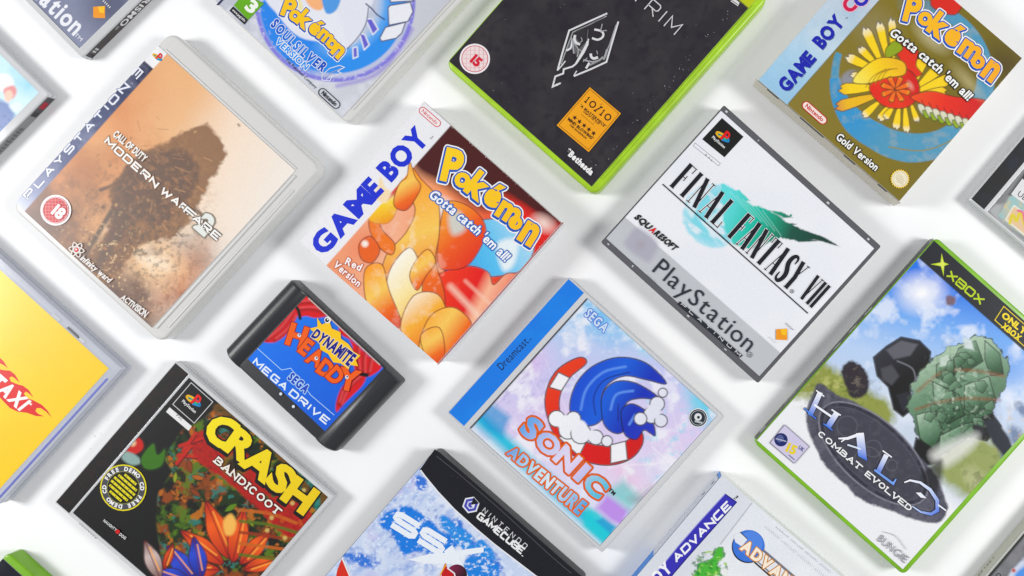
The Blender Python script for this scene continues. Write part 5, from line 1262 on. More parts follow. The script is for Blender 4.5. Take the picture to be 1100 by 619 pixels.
# ------------------------------------------------------------------ O: gold box, top right
fO = fit(.023, (814.7, 86), (814.7 + 131.5, 86 - 153.5), (1098, 62.5), (966.2, 216.8))
zO = Z(780, 60, 6.19); zO2 = Z(930, 0, 4.76); zO3 = Z(800, 0, 4.76); zO4 = Z(850, 80, 4.42)
def artO(p):
    p.fill((130, 116, 46)); p.ramp((850, 60), (1090, 120), [(0, (142, 128, 74)), (.5, (134, 120, 44)), (1, (112, 102, 38))])
    p.blob((1080, 70), 40, (84, 72, 28), 26, 42, .9, .7); p.blob((940, 30), 40, (150, 140, 104), 30, 42, .9, .7); p.blob((960, 210), 40, (122, 112, 30), 20, 42, .9, .6)
    # blue ring sweep
    c = (975, 84); D = np.hypot((p.X - c[0]), (p.Y - c[1]) * 1.02); A = np.degrees(np.arctan2(p.Y - c[1], p.X - c[0]))
    wdt = np.interp(A, [-180, -150, 0, 40, 90, 140, 180], [5, 4, 10, 14, 17, 14, 6]); rad = np.interp(A, [-180, 0, 60, 120, 180], [78, 84, 80, 72, 78])
    ring = np.clip((wdt - np.abs(D - rad)) / 1.6, 0, 1) * (1 - np.clip((-A - 60) / 40, 0, 1) * (A > -160))
    p.mix(ring, (96, 156, 188)); p.mix(ring * np.clip((A - 110) / 30, 0, 1) * .8, (72, 152, 208)); p.clouds(9, (146, 168, 178), .5, .7, .6, 3, mask=ring)
    p.line([(955, 158), (990, 162), (1020, 152), (1036, 138)], 1.4, (150, 140, 90)); p.blob((912, 84), 13, (150, 152, 164), 9, -40, .5, .9)
    # a plain burst of yellow blades, red sweep and green fringe (no creature)
    K = dict(line=(70, 56, 14), lw=.8)
    def blade(a, b, w, col, tip=(244, 244, 236)):
        a, b = np.array(a, float), np.array(b, float); d = b - a; n = np.array([-d[1], d[0]]) / np.linalg.norm(d) * w
        pts = [a - n * .35, a + d * .55 - n * .8, a + d * .85 - n * .9, b - n * .2 , a + d * .9 + n * .1, b * 1.0 + n * .5 - d * .05, a + d * .8 + n * .9, a + d * .4 + n * .7, a + n * .3]
        p.poly([tuple(q) for q in pts], ramp(a, b, [(0, col), (.7, col), (1, tip)]), .8, smooth=False, **K)
    ye = (250, 216, 28)
    for a, b, w in (((948, 70), (928, 28), 6), ((954, 66), (944, 22), 5.5), ((960, 64), (958, 18), 5), ((942, 76), (908, 60), 6), ((944, 72), (922, 50), 5), ((944, 84), (912, 80), 4)):
        blade(a, b, w, ye)
    for a, b, w in (((980, 92), (992, 62), 7), ((984, 96), (1012, 70), 7), ((986, 98), (1022, 84), 7), ((986, 102), (1018, 98), 6)): blade(a, b, w, ye, (240, 196, 20))
    for a, b, w in (((956, 112), (944, 130), 5), ((960, 114), (950, 128), 4.5), ((966, 114), (962, 140), 5), ((972, 112), (974, 144), 4.5), ((978, 110), (986, 132), 4)): blade(a, b, w, ye)
    p.poly([(976, 82), (966, 62), (958, 50), (972, 46), (986, 54), (984, 70), (990, 80)], (224, 72, 40), 1, **K)
    p.poly([(952, 52), (962, 44), (970, 52), (960, 60), (952, 62)], (150, 170, 50), 1, **K)
    blade((944, 94), (900, 96), 7, ye, (240, 190, 30)); blade((944, 102), (896, 116), 7, (238, 190, 50), (214, 140, 90)); blade((946, 108), (926, 126), 5, ye)
    p.poly([(938, 104), (934, 92), (944, 80), (962, 72), (980, 78), (988, 94), (984, 108), (972, 116), (952, 115)], ramp((925, 110), (985, 90), [(0, (222, 60, 36)), (.6, (230, 76, 44)), (1, (206, 52, 32))]), 1, **K)
    p.poly([(916, 88), (926, 74), (946, 62), (970, 66), (972, 80), (952, 84), (932, 90)], ramp((926, 96), (966, 72), [(0, (250, 232, 120)), (.5, (250, 216, 40)), (1, (240, 190, 30))]), 1, **K)
    for k in range(4): p.line([(930 + k * 5, 94 - k * 1.5), (938 + k * 5, 82 - k * 2), (952 + k * 4, 74)], .8, (160, 120, 20))
    [blade((962, 96), (962 + 17 * math.cos(a_), 96 + 15 * math.sin(a_)), 3.4, (240, 120, 50), (250, 180, 60)) for a_ in (.3, 1.1, 1.9, 2.7, 3.5, 4.3, 5.1, 5.9)]; p.blob((978, 92), 8, (244, 190, 170), 4, 60, .9, .6)
    p.poly([(978, 104), (1000, 98), (1026, 104), (1052, 106), (1060, 110), (1052, 118), (1040, 132), (1030, 126), (1020, 124), (1004, 120), (990, 112)], ramp((980, 100), (1050, 125), [(0, (236, 96, 66)), (.5, (228, 70, 42)), (1, (206, 52, 30))]), 1, **K)
    for k in range(8):
        x, y = 986 + k * 8, 112 + k * 2.6
        p.poly([(x, y), (x + 6, y + 1), (x + 11, y + 10 + k * .5), (x + 6, y + 12), (x + 1, y + 6)], (222, 220, 196), .8, line=(60, 60, 30), lw=.7); p.poly([(x + 5, y + 7), (x + 10, y + 8), (x + 13, y + 14), (x + 8, y + 15)], (150, 176, 40), .8, line=(60, 60, 30), lw=.7)
        p.line([(x + 4, y - 4), (x + 8, y + 4)], .9, (130, 30, 20))
    p.poly([(1000, 6), (1010, -14), (1034, -4), (1026, 16)], (216, 66, 44), 1, **K)
    p.blob((1000, 40), 30, (214, 206, 170), 14, 42, .9, .6); p.blob((1040, 88), 34, (206, 196, 150), 10, 48, .9, .5)
    # pale blue band along the upper left
    band = 1 - p.half(zO((415, 316))[0], zO3((690, 0))[0], .5)
    p.mix(band, ramp((840, 100), (940, -20), [(0, (164, 204, 232)), (.25, (182, 214, 236)), (.5, (206, 222, 234)), (.8, (196, 208, 222)), (1, (226, 228, 236))])); p.mix(band * np.clip(fbm(p.X, p.Y, 22, 3) * 2.2 - .9, 0, 1) * .6, (160, 196, 220))
    p.line([zO((415, 316))[0], zO3((690, 0))[0]], .8, (110, 100, 60), smooth=False)
def coverO(s, R):
    s.sheet(*R, artO, .8)
    blu = (36, 56, 172)
    s.text('GAME', zO3((214, 474))[0], zO3((366, 300))[0], 13.6, blu, 'heavy', track=.02, shadow=((.6, .9), (90, 110, 150))); s.text('BOY', zO3((394, 252))[0], zO3((512, 112))[0], 13.6, blu, 'heavy', track=.02, shadow=((.6, .9), (90, 110, 150)))
    s.text('TM', zO3((520, 102))[0], zO3((530, 92))[0], 1.8, (90, 90, 110))
    for ch, c, col in (('C', (537, 26), (206, 50, 90)), ('O', (596, -6), (60, 60, 180)), ('L', (640, -54), (70, 150, 60)), ('O', (690, -110), (230, 180, 40)), ('R', (745, -172), (60, 170, 190))):
        s.glyphs([s.letter(ch, zO3(c)[0], 16, -50, 'heavy')], col, [(.9, (236, 200, 214))])
    pill(s, zO4((110, 183))[0], 32, 8.4, (206, 56, 60), 'Nintendo', (244, 232, 226), 41.5, .9, 'bold')
    s.text('Gold Version', zO4((209, 304))[0], zO4((398, 460))[0], 7.8, (250, 250, 246), 'bold', outlines=[(.9, (50, 44, 20))], track=.06)
    monster_word(s, [('P', zO2((240, 48))[0], 30, 14, .85), ('o', zO2((303, 98))[0], 15.5, 25, 1), ('k', zO2((378, 132))[0], 27, 36, .95), ('é', zO2((452, 180))[0], 25, 36, 1), ('m', zO2((532, 262))[0], 18.5, 34, .95), ('o', zO2((572, 318))[0], 15, 40, 1), ('n', zO2((640, 365))[0], 22, 36, .85)], .85, ramp((970, 0), (1080, 90), [(0, (250, 196, 34)), (1, (246, 176, 30))]))
    s.text("Gotta catch 'em all!", zO2((116, 176))[0], zO2((520, 518))[0], 9.2, (250, 250, 248), 'bold', shear=.1, outlines=[(1.0, (34, 32, 28))], track=.06, bow=2.6)
    c = zO4((515, 497))[0]
    s.poly([(c[0] + (10.8 if i % 2 else 9.2) * math.cos(math.pi * i / 24), c[1] + (10.8 if i % 2 else 9.2) * math.sin(math.pi * i / 24)) for i in range(48)], (236, 196, 70)); s.disc(c, 8.9, (240, 232, 206)); s.ring(c, 7.6, .4, (206, 186, 130))
    for k in range(-2, 3): s.line([(c[0] - 5 + abs(k), c[1] + k * 2 - 2), (c[0] + 5 - abs(k), c[1] + k * 2 + 2)], .5, (200, 186, 150))
tO = thing('game_box', fO, 'gold cardboard box with pale blue band in the top right corner', 'game box', G_BOX)
w, h = fO.w / 2, fO.h / 2
mesh_obj('carton', *slab(-w, w, -h, h, .0002, .0229, .0005, .0004), M['cream_card'], tO)
s = Sheet(fO, .0232); coverO(s, (-w + .0002, w - .0002, -h + .0002, h - .0002)); s.wear(lambda r: tuple(fO.px(np.array([[r.choice([-1, 1]) * (w - abs(r.gauss(0, .0006))), r.uniform(-h, h)]]), .0232)[0]), 60, [(226, 214, 170), (200, 190, 150)], 8, (.4, 1.4)); s.build('front_panel', 'card', tO)
def sideO(s):
    s.flat((222, 217, 204), -64, 64, .6, 22.5); s.k += 1
    s.flat((110, 100, 70), -64, 64, 22.0, 22.7)
    for a, b in ((-54, -44), (-25, -4), (14, 24), (44, 52)): s.flat((46, 42, 34), a, b, 19.0, 22.6)
side_sheet(fO, 'bottom', sideO, 'side_panel', 'card', tO)

# ------------------------------------------------------------------ P: white and sky picture in a green case, right
fP = fit(.014, (809, 475.5), (1006, 255), (1006 + 162, 255 + 142.5), (971, 618))
zP = Z(800, 240, 1.633); zP1 = Z(800, 380, 3.867); zP2 = Z(920, 240, 3.867); zP3 = Z(880, 380, 2.59)
def artP(p):
    p.fill((242, 243, 246))
    sky = 1 - p.half((846, 440), (1010, 570), 10)
    p.mix(np.clip(1 - p.half((880, 405), (1060, 565), 12), 0, 1), ramp((985, 300), (950, 440), [(0, (66, 124, 226)), (.3, (130, 178, 240)), (.6, (190, 212, 244)), (1, (206, 216, 232))]))
    p.blob((990, 315), 34, (252, 252, 254), 28, 0, .9); p.clouds(22, (232, 238, 250), .52, .72, .8, 4, mask=np.clip(1 - p.half((900, 400), (1060, 540), 20), 0, 1)); p.blob((1075, 390), 44, (110, 160, 232), 26, 42, .9, .8)
    p.blob((1000, 292), 18, (70, 126, 228), 9, 42, .9, .8)
    # grass and hills
    p.poly([(866, 398), (880, 388), (902, 400), (930, 416), (960, 440), (950, 462), (918, 446), (880, 428), (852, 424)], (150, 158, 92), 5, ns=4, nscale=6, seed=4); p.clouds(5, (96, 110, 60), .55, .7, .7, 6, mask=np.clip(1 - np.hypot((p.X - 900) / 60, (p.Y - 420) / 34), 0, 1))
    p.clouds(6, (206, 206, 140), .55, .7, .7, 16, mask=np.clip(1 - np.hypot((p.X - 890) / 50, (p.Y - 418) / 30), 0, 1))
    p.poly([(1000, 500), (1040, 470), (1080, 480), (1130, 540), (1080, 560), (1030, 530)], (156, 166, 110), 8, ns=5, nscale=8, seed=9); p.blob((1060, 525), 40, (214, 214, 176), 16, 42, .9, .8, .4, 10, 3); p.clouds(6, (110, 118, 80), .56, .7, .7, 26, mask=np.clip(1 - np.hypot((p.X - 1060) / 50, (p.Y - 510) / 40), 0, 1))
    for q, r in (((1092, 470), 20), ((1082, 488), 16), ((1098, 440), 12)): p.blob(q, r, (96, 116, 150), r * .6, 50, .6, .8, .8, 6, 3)
    p.clouds(4, (226, 190, 110), .62, .74, .8, 36, mask=np.clip(1 - np.hypot((p.X - 1086) / 26, (p.Y - 466) / 36), 0, 1))
    p.line([(1070, 380), (1084, 480)], 5, (214, 228, 248), a=.6, soft=3); p.line([(1056, 350), (1062, 420)], 3, (206, 222, 248), a=.5, soft=2)
    p.clouds(5, (84, 84, 76), .5, .66, .8, 44, mask=np.clip(1 - np.hypot((p.X - 872) / 14, (p.Y - 385) / 18), 0, 1))
    # scattered dark rock and pale green faceted stone (plain forms)
    for q, c in (([(904, 396), (914, 388), (926, 394), (934, 410), (930, 424), (916, 428), (908, 414)], (66, 62, 66)), ([(1018, 318), (1026, 320), (1024, 328), (1016, 326)], (126, 106, 120)), ([(1074, 392), (1084, 396), (1080, 404), (1072, 400)], (104, 90, 110))):
        p.poly(q, c, 1.4, ns=1.5, nscale=4, seed=7)
    p.clouds(3, (140, 130, 120), .58, .7, .7, 54, mask=np.clip(1 - np.hypot((p.X - 918) / 14, (p.Y - 408) / 20), 0, 1))
    dk = ramp((945, 370), (1000, 440), [(0, (70, 70, 78)), (.5, (42, 42, 48)), (1, (30, 30, 34))])
    Q = dict(line=(26, 28, 30), lw=.9)
    p.poly([(938, 384), (952, 372), (968, 362), (988, 366), (1000, 378), (998, 396), (986, 404), (978, 416), (980, 440), (970, 448), (960, 440), (954, 416), (942, 404)], dk, 1, smooth=False, **Q)
    p.poly([(952, 376), (968, 366), (986, 370), (978, 382), (960, 386)], (104, 104, 112), 1.2, smooth=False); p.poly([(946, 396), (958, 392), (966, 404), (958, 414), (948, 408)], (86, 86, 92), 1.4, smooth=False)
    p.line([(964, 388), (980, 396), (984, 410)], 1.6, (120, 120, 128)); p.poly([(962, 424), (976, 420), (980, 436), (970, 444)], (60, 60, 66), 1, smooth=False, **Q)
    gl = lambda a, b: ramp(a, b, [(0, (176, 200, 176)), (.35, (120, 152, 126)), (.7, (78, 108, 84)), (1, (46, 66, 52))])
    crag = [(974, 440), (980, 412), (992, 396), (1004, 384), (1018, 374), (1034, 368), (1048, 360), (1064, 364), (1078, 378), (1084, 398), (1080, 412), (1074, 424), (1066, 448), (1048, 464), (1026, 478), (1006, 492), (992, 482), (984, 460)]
    p.poly(crag, gl((1000, 380), (1040, 490)), 1.2, smooth=False, ns=5, nscale=8, seed=3, **Q)
    for q, a, b in (([(984, 446), (1004, 440), (1012, 462), (1002, 488), (988, 470)], (986, 446), (1010, 486)), ([(1002, 410), (1030, 424), (1036, 446), (1018, 456), (1004, 440)], (1008, 410), (1034, 456)), ([(1036, 414), (1062, 404), (1070, 430), (1048, 446), (1036, 440)], (1040, 410), (1060, 446)), ([(1010, 468), (1034, 456), (1052, 452), (1036, 474), (1008, 490)], (1012, 460), (1040, 486)),
                    ([(1006, 392), (1020, 384), (1028, 398), (1022, 412), (1006, 406)], (1006, 386), (1024, 412)), ([(1030, 374), (1048, 366), (1056, 388), (1038, 400), (1024, 388)], (1030, 364), (1050, 400)), ([(1058, 366), (1074, 380), (1078, 402), (1064, 404), (1058, 386)], (1058, 366), (1076, 404))):
        p.poly(q, gl(a, b), 1, smooth=False, **Q)
    if False: p.poly([(1026, 400), (1034, 390), (1048, 384), (1060, 392), (1062, 404), (1050, 412), (1034, 414)], ramp((1026, 390), (1056, 412), [(0, (226, 170, 140)), (.5, (186, 104, 78)), (1, (112, 66, 66))]), 1.5, smooth=False, ns=2, nscale=4, seed=5)
    for q in ([(986, 420), (1012, 400), (1044, 398), (1078, 404)], [(984, 440), (1010, 432), (1040, 428), (1074, 430)]): p.line(q, 3.2, (150, 92, 66), a=.55, soft=1.6)
    for k in range(0): p.line([(1026 + k * 3, 404 + k * 3), (1046 + k * 4, 390 + k * 5), (1062 + k, 396 + k * 5)], .9, (70, 44, 40), smooth=False)
    p.poly([(984, 470), (1000, 480), (1012, 496), (996, 500), (980, 488)], dk, 1.2, smooth=False, **Q); p.poly([(1046, 452), (1066, 444), (1076, 458), (1060, 474), (1044, 470)], dk, 1.2, smooth=False, **Q)
    p.poly([(1034, 362), (1044, 366), (1046, 376), (1036, 374)], (214, 224, 224), 1.2, smooth=False); p.poly([(1008, 386), (1018, 381), (1022, 392), (1010, 394)], (200, 216, 204), 1.2, smooth=False)
    p.clouds(4, (40, 54, 44), .54, .68, .7, 91, mask=np.clip(1.1 - np.hypot((p.X - 1030) / 46, (p.Y - 430) / 66), 0, 1)); p.clouds(5, (206, 220, 204), .62, .74, .7, 95, mask=np.clip(1.1 - np.hypot((p.X - 1030) / 42, (p.Y - 420) / 66), 0, 1))
    rr = random.Random(21)
    for k in range(26):
        x, y = rr.uniform(984, 1074), rr.uniform(376, 478)
        if abs((x - 1028) / 50) + abs((y - 428) / 66) > .95: continue
        q = [(x + rr.uniform(3, 9) * math.cos(t), y + rr.uniform(3, 9) * math.sin(t)) for t in (0, 1.3, 2.5, 3.8, 5.1)]; p.poly(q, gl((x - 8, y - 8), (x + 8, y + 8)), .8, smooth=False, a=.8, line=(36, 46, 40), lw=.6)
    p.poly([(1056, 452), (1070, 450), (1084, 470), (1090, 486), (1080, 492), (1066, 476)], (60, 64, 70), 1.6, smooth=False); p.blob((1052, 462), 9, (60, 62, 66), 6, 40, .4)
    p.poly([(1000, 486), (1030, 470), (1050, 466), (1046, 480), (1020, 500), (1008, 500)], (240, 240, 236), 5, a=.7)
    # grey oval plate
    pl = zP((128, 282), (118, 302), (108, 330), (112, 366), (128, 400), (140, 424), (176, 458), (206, 486), (262, 506), (300, 520), (342, 524), (356, 500), (350, 480), (334, 440), (300, 404), (262, 366), (222, 334), (190, 312), (160, 300), (140, 284))
    p.poly(pl, (92, 92, 104), 1.3, ns=1.5, nscale=4, seed=4); mk = np.zeros(len(p.X)); ix = p.box(pl, 2); mk[ix] = np.clip(.5 - p.sd(catmull(pl, 4), ix) / 2, 0, 1)
    p.clouds(9, (112, 112, 124), .45, .7, .7, 64, mask=mk); p.clouds(4, (70, 70, 82), .55, .7, .5, 65, mask=mk)
    inn = circle(zP((226, 404))[0], 73, 40, 35, math.radians(42.5))
    p.poly(inn, (66, 66, 76), 1.2, smooth=False, line=(138, 138, 150), lw=1.6)
    inn2 = circle(zP((226, 404))[0], 67, 40, 29.5, math.radians(42.5)); p.poly(inn2, (78, 78, 88), 1.0, smooth=False, line=(98, 98, 110), lw=.8)
    p.clouds(5, (94, 94, 104), .5, .7, .7, 71, mask=mk * .7)
    for c, r in (((938, 482), 9), ((958, 500), 6), ((910, 458), 11), ((932, 494), 14)): p.poly(circle(c, r, 20), (78, 78, 88), .8, smooth=False, a=0, line=(108, 108, 118), lw=.7)
    p.poly([(1000, 500), (1012, 494), (1012, 512), (1006, 530), (994, 524), (990, 510)], (30, 30, 36), 3, a=.8)
    # black band at the head of the cover
    bd = p.half(zP2((270, 155))[0], zP2((696, 530))[0], .6)
    p.mix(1 - bd, (56, 58, 62)); 
def coverP(s, R):
    s.sheet(*R, artP, .8)
    lg = (190, 214, 62); c = zP2((357, 170))[0]
    d0 = lambda a, r: (c[0] + r * math.cos(math.radians(a)), c[1] + r * math.sin(math.radians(a)))
    pts = []
    for a, r in ((0, 7), (84, 13), (180, 13), (266, 12)): pts += [d0(a, r), d0(a + 43, 2.8)]
    s.poly(pts, lg); s.poly([d0(a, r * .55) for a, r in ((0, 7), (43, 4), (84, 13), (130, 4), (180, 13), (223, 4), (266, 12), (310, 4))], (226, 234, 120))
    s.stext('XBOX', zP2((372, 222))[0], zP2((512, 340))[0], 9.2, 1.9, lg, .3)
    q = zP2((612, 345), (575, 402), (692, 482), (800, 540), (830, 480)); s.line([q[0], q[1], zP2((820, 620))[0], zP2((858, 560))[0]], .9, (238, 214, 40), closed=True)
    s.text('ONLY ON', zP2((600, 386))[0], zP2((762, 518))[0], 6.2, (244, 220, 44), 'heavy', track=.04); s.text('XBOX', zP2((600, 430))[0], zP2((674, 490))[0], 6.0, (244, 220, 44), 'heavy', track=.04)
    gr = lambda a, b: ramp(zP1(a)[0], zP1(b)[0], [(0, (252, 252, 255)), (.4, (226, 236, 252)), (.7, (110, 150, 230)), (1, (70, 110, 214))])
    def stroke(Q, w, g): s.line(Q, w + 1.6, (44, 46, 60)); s.line(Q, w, g)
    h1 = gr((300, 150), (268, 270)); h2 = gr((390, 240), (340, 315))
    for w, cc in ((1.3, (44, 46, 60)), (0, None)):
        s.line(zP1((314, 160), (270, 256)), 5.6 + w, cc or h1); s.line(zP1((296, 152), (330, 178)), 1.4 + w, cc or h1); s.line(zP1((246, 226), (296, 270)), 1.6 + w, cc or h1)
        s.line(zP1((288, 212), (370, 268)), 2.4 + w, cc or (244, 247, 255)); s.line(zP1((382, 246), (344, 306)), 6.2 + w, cc or h2); s.line(zP1((360, 232), (398, 256)), 1.6 + w, cc or h2); s.line(zP1((326, 290), (364, 318)), 1.5 + w, cc or h2)
        A = gr((470, 330), (500, 440)); s.line(zP1((388, 352), (426, 352), (478, 334)), [1.4 + w, 3.0 + w, 3.4 + w], cc or (246, 249, 255)); s.poly(zP1((462, 330), (494, 328), (508, 446), (470, 424)), cc or A); s.line(zP1((420, 352), (400, 366)), 1.4 + w, cc or A); s.line(zP1((426, 378), (482, 396)), 1.8 + w, cc or (226, 234, 250))
        Lg = gr((590, 405), (545, 500)); s.line(zP1((588, 420), (552, 494)), 5.4 + w, cc or Lg); s.line(zP1((572, 402), (610, 430)), 1.5 + w, cc or Lg); s.line(zP1((538, 482), (616, 540), (628, 520)), [2.2 + w, 2.6 + w, 1.4 + w], cc or (130, 166, 236))
        O = ramp(zP3((240, 350))[0], zP3((330, 450))[0], [(0, (250, 251, 255)), (.5, (206, 220, 248)), (1, (80, 120, 220))]); s.line(zP3((236, 358), (252, 352), (280, 358), (308, 378), (328, 408), (328, 436), (310, 446), (282, 440), (258, 424)), [1.4 + w, 2 + w, 2.6 + w, 3.4 + w, 4 + w, 4 + w, 3.2 + w, 2.2 + w, 1.2 + w], cc or O, smooth=False); s.line(zP3((330, 420), (352, 436)), 1.6 + w, cc or (240, 244, 252))
    s.poly(zP3((268, 386), (282, 386), (298, 402), (282, 400)), (240, 244, 250))
    s.stext('COMBAT', (878, 467.5), (922, 504.8), 6.4, 1.35, (248, 248, 250), .45, serif=True); s.stext('EVOLVED', (928.5, 510.5), (976, 549), 6.4, 1.35, (248, 248, 250), .45, serif=True)
    a = zP1((165, 295), (267, 385), (205, 455), (105, 370)); s.poly(a, (212, 206, 230)); s.line(a, .6, (120, 116, 140), closed=True)
    s.disc(zP1((150, 357))[0], 7.2, (54, 60, 110)); s.disc(zP1((146, 352))[0], 4.0, (96, 104, 150)); s.line(zP1((128, 352), (172, 364)), 1.2, (180, 186, 206)); s.text('15', zP1((168, 402))[0], zP1((206, 420))[0], 9, (236, 214, 90), 'heavy'); s.text('UK', zP1((220, 392))[0], zP1((240, 408))[0], 4, (80, 84, 140), 'bold'); s.line(zP1((182, 420), (206, 440)), 1.0, (120, 120, 160))
    s.text('BUN', (941.8, 580), (957, 593), 8.0, (158, 160, 166), 'reg', track=.14); s.text('GIE', (958.5, 594.2), (971.5, 605), 8.0, (158, 160, 166), 'reg', track=.14); s.line([(948, 571), (962, 576), (973, 590)], .5, (160, 162, 168), smooth=True)
tP = keep_case(fP, 'keep_case', 'green plastic case with sky blue and white cover and grey oval plate', G_KEEP, 'green_deep', coverP, (.0006, .0038, .0028, .0032), r=.004, b=.0015)
def spP(s):
    s.flat((40, 42, 46), -92, 91, .8, 12.4)
    for a in (-30, -14, 2): s.poly([(a, 9), (a + 7, 7.5), (a + 9, 9.5), (a + 2, 11)], (226, 228, 230))
    s.line([(40, 5), (60, 5)], 1.2, (214, 216, 220)); s.poly([(80, 3), (86, 3), (86, 10), (80, 10)], (150, 150, 156))
side_sheet(fP, 'left', spP, 'spine_print', 'sleeve', tP)

# ------------------------------------------------------------------ Q: black spined case at the right edge
fQ = anchor(.010, 'BL', (1041.5, 214.5), 40.2, .142, .125)
zQ = Z(1010, 120, 4.42)
def artQ(p):
    p.fill((110, 112, 114)); p.ramp((1060, 230), (1110, 250), [(0, (120, 122, 124)), (.5, (150, 152, 154)), (1, (110, 112, 116))])
    p.poly(zQ((325, 395), (398, 290), (520, 200), (600, 420), (420, 420)), (60, 60, 64), 2, smooth=False)
    p.poly(zQ((228, 470), (262, 440), (300, 440), (276, 500), (330, 560), (400, 610), (380, 640)), (176, 178, 180), 2, smooth=False)
    st = zQ((276, 494), (330, 402), (352, 400), (480, 500), (480, 640), (400, 596), (300, 520))
    p.poly(st, (176, 190, 184), 1.2, smooth=False); mk = np.zeros(len(p.X)); ix = p.box(st, 2); mk[ix] = np.clip(.5 - p.sd(st, ix) / 2, 0, 1)
    p.clouds(6, (214, 196, 150), .45, .7, .8, 3, mask=mk); p.clouds(7, (150, 196, 200), .5, .7, .8, 13, mask=mk)
    p.poly(zQ((312, 512), (350, 446), (440, 510), (440, 590), (398, 584)), (226, 196, 160), 1, smooth=False, line=(246, 244, 236), lw=1.0)
    p.line(zQ((330, 530), (345, 490), (362, 520), (380, 478), (398, 530), (410, 560)), 3, (222, 206, 60)); p.line(zQ((370, 470), (392, 480), (400, 520)), 2.4, (222, 110, 150))
def bookQ(s, R):
    s.sheet(*R, artQ, .8)
    s.poly(zQ((336, 392), (390, 318), (520, 420), (470, 490)), (226, 226, 228)); s.text('UE', zQ((364, 396))[0], zQ((400, 424))[0], 6.0, (50, 50, 54), 'reg', track=.12)
def stripQ(s, R): s.sheet(*R, lambda p: (p.fill((38, 40, 46)), p.clouds(10, (52, 56, 66), .5, .75, .7, 4)), 1.2)
tQ = jewel(fQ, 'disc_case', 'clear disc case with black spine strip and rainbow foil sticker at the right edge', G_JEWEL, stripQ, bookQ, 'grey_tray', 'clear', 'clear', strip_w=.0112, gap=.003, my=.0016, mr=.0045)

# ------------------------------------------------------------------ R: grey spined case, bottom right corner
fR = anchor(.014, 'TL', (1131, 534), 40.3, .135, .19)
def artR(p):
    p.fill((124, 124, 128)); p.clouds(12, (140, 140, 144), .45, .7, .7, 4)
    p.mix(1 - p.half((1065, 619), (1106, 570), 1.0), (64, 66, 64))
    p.poly([(1084, 619), (1092, 608), (1100, 600), (1120, 590), (1140, 640), (1090, 650)], (206, 214, 232), 1.6, ns=2, nscale=4, seed=2); p.poly([(1090, 622), (1098, 610), (1112, 606), (1112, 640)], (96, 150, 226), 2)
    p.blob((1089, 613), 3, (196, 90, 80), soft=.7)
def coverR(s, R):
    s.sheet(*R, artR, .9); s.ring((1072.5, 618.5), 2.4, .8, (50, 50, 52))
tR = keep_case(fR, 'keep_case', 'grey plastic case with pale lettered spine cut by the bottom right corner', G_KEEP, 'milky', coverR, (.0008, .004, .003, .003), r=.003, b=.001)
def spR(s):
    s.flat((196, 194, 186), -92, 92, .8, 12.6); s.k += 1
    for k in range(30):
        a = -38 + k * 3.0 ; ln = 1.2 + (k * 5 % 3) * .5
        if k % 8 == 7: continue
        s.poly([(a, 4), (a + ln, 4), (a + ln, 6.4 + (k % 3) * .4), (a, 6.2)], (146, 144, 138))
    for a in (-3, 2, 6): s.poly([(a - 14, 7), (a - 11, 7), (a - 11, 10), (a - 14, 10)], (110, 108, 104)); s.poly([(a - 13.2, 7.8), (a - 11.8, 7.8), (a - 11.8, 9.2), (a - 13.2, 9.2)], (190, 188, 180))
side_sheet(fR, 'left', spR, 'spine_print', 'sleeve', tR)

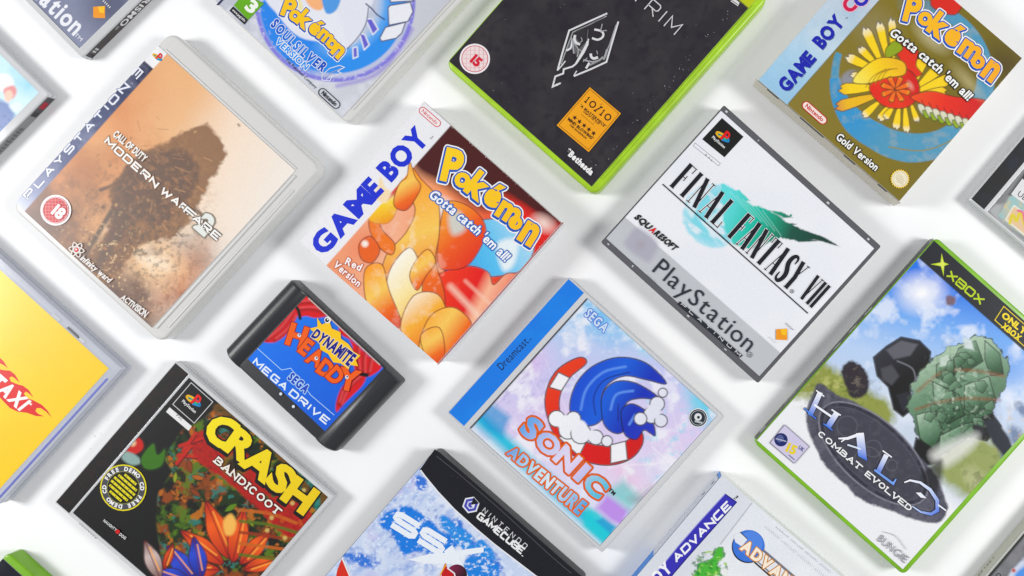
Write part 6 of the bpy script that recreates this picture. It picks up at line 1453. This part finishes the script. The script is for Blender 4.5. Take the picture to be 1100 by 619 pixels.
# ------------------------------------------------------------------ table, light, camera
m, nt, out = new_mat('white_tabletop')
p = principled(nt, Roughness=.55, Specular_IOR_Level=.3)
tc, n = noise_bump(nt, p, 500, .10, .0002, 4)
n2 = nt.nodes.new('ShaderNodeTexNoise'); n2.inputs['Scale'].default_value = 5; n2.inputs['Detail'].default_value = 8
nt.links.new(tc.outputs['Object'], n2.inputs['Vector'])
r = nt.nodes.new('ShaderNodeValToRGB'); r.color_ramp.elements[0].position = .35; r.color_ramp.elements[1].position = .65
r.color_ramp.elements[0].color = (.75, .76, .775, 1); r.color_ramp.elements[1].color = (.80, .80, .805, 1)
vo = nt.nodes.new('ShaderNodeTexVoronoi'); vo.inputs['Scale'].default_value = 16
nt.links.new(tc.outputs['Object'], vo.inputs['Vector'])
sp = nt.nodes.new('ShaderNodeMapRange'); sp.inputs['From Min'].default_value = .012; sp.inputs['From Max'].default_value = .02; sp.inputs['To Min'].default_value = .55; sp.inputs['To Max'].default_value = 1
nt.links.new(vo.outputs['Distance'], sp.inputs['Value'])
mxs = nt.nodes.new('ShaderNodeMix'); mxs.data_type = 'RGBA'; mxs.blend_type = 'MULTIPLY'; mxs.inputs['Factor'].default_value = .6
nt.links.new(n2.outputs['Fac'], r.inputs['Fac']); nt.links.new(r.outputs['Color'], mxs.inputs[6]); nt.links.new(sp.outputs['Result'], mxs.inputs[7])
nt.links.new(mxs.outputs[2], p.inputs['Base Color'])
nt.links.new(p.outputs['BSDF'], out.inputs['Surface'])
tb = mesh_obj('tabletop', [(-1.6, -1.1, 0), (1.4, -1.1, 0), (1.4, 1.1, 0), (-1.6, 1.1, 0)], [(0, 1, 2, 3)], m)
tb['kind'] = 'structure'; tb['label'] = 'plain white tabletop under all the cases'; tb['category'] = 'tabletop'

w_ = bpy.data.worlds.new('World'); S.world = w_; w_.use_nodes = True
bg = w_.node_tree.nodes['Background']; bg.inputs['Color'].default_value = (.95, .97, 1.0, 1); bg.inputs['Strength'].default_value = WORLD
def softbox(name, loc, size, power, col):
    l = bpy.data.lights.new(name, 'AREA'); l.shape = 'RECTANGLE'; l.size, l.size_y = size; l.energy = power; l.color = col
    o = bpy.data.objects.new(name, l); COL.objects.link(o); o.location = loc
    o.rotation_euler = (Vector((-.105, 0, 0)) - Vector(loc)).to_track_quat('-Z', 'Y').to_euler()
    return o
for a in LIGHTS: softbox(*a)

cam = bpy.data.cameras.new('camera'); co = bpy.data.objects.new('camera', cam); COL.objects.link(co)
co.location = (0, 0, H); cam.sensor_width = 36; cam.lens = 36 * FPX / 1100; cam.shift_x = (550 - CX) / 1100; cam.shift_y = (CY - 309.5) / 1100; cam.clip_start = .01; cam.clip_end = 20
S.camera = co
S.view_settings.view_transform = 'Standard'; S.view_settings.look = 'None'; S.view_settings.exposure = EXPO; S.view_settings.gamma = 1
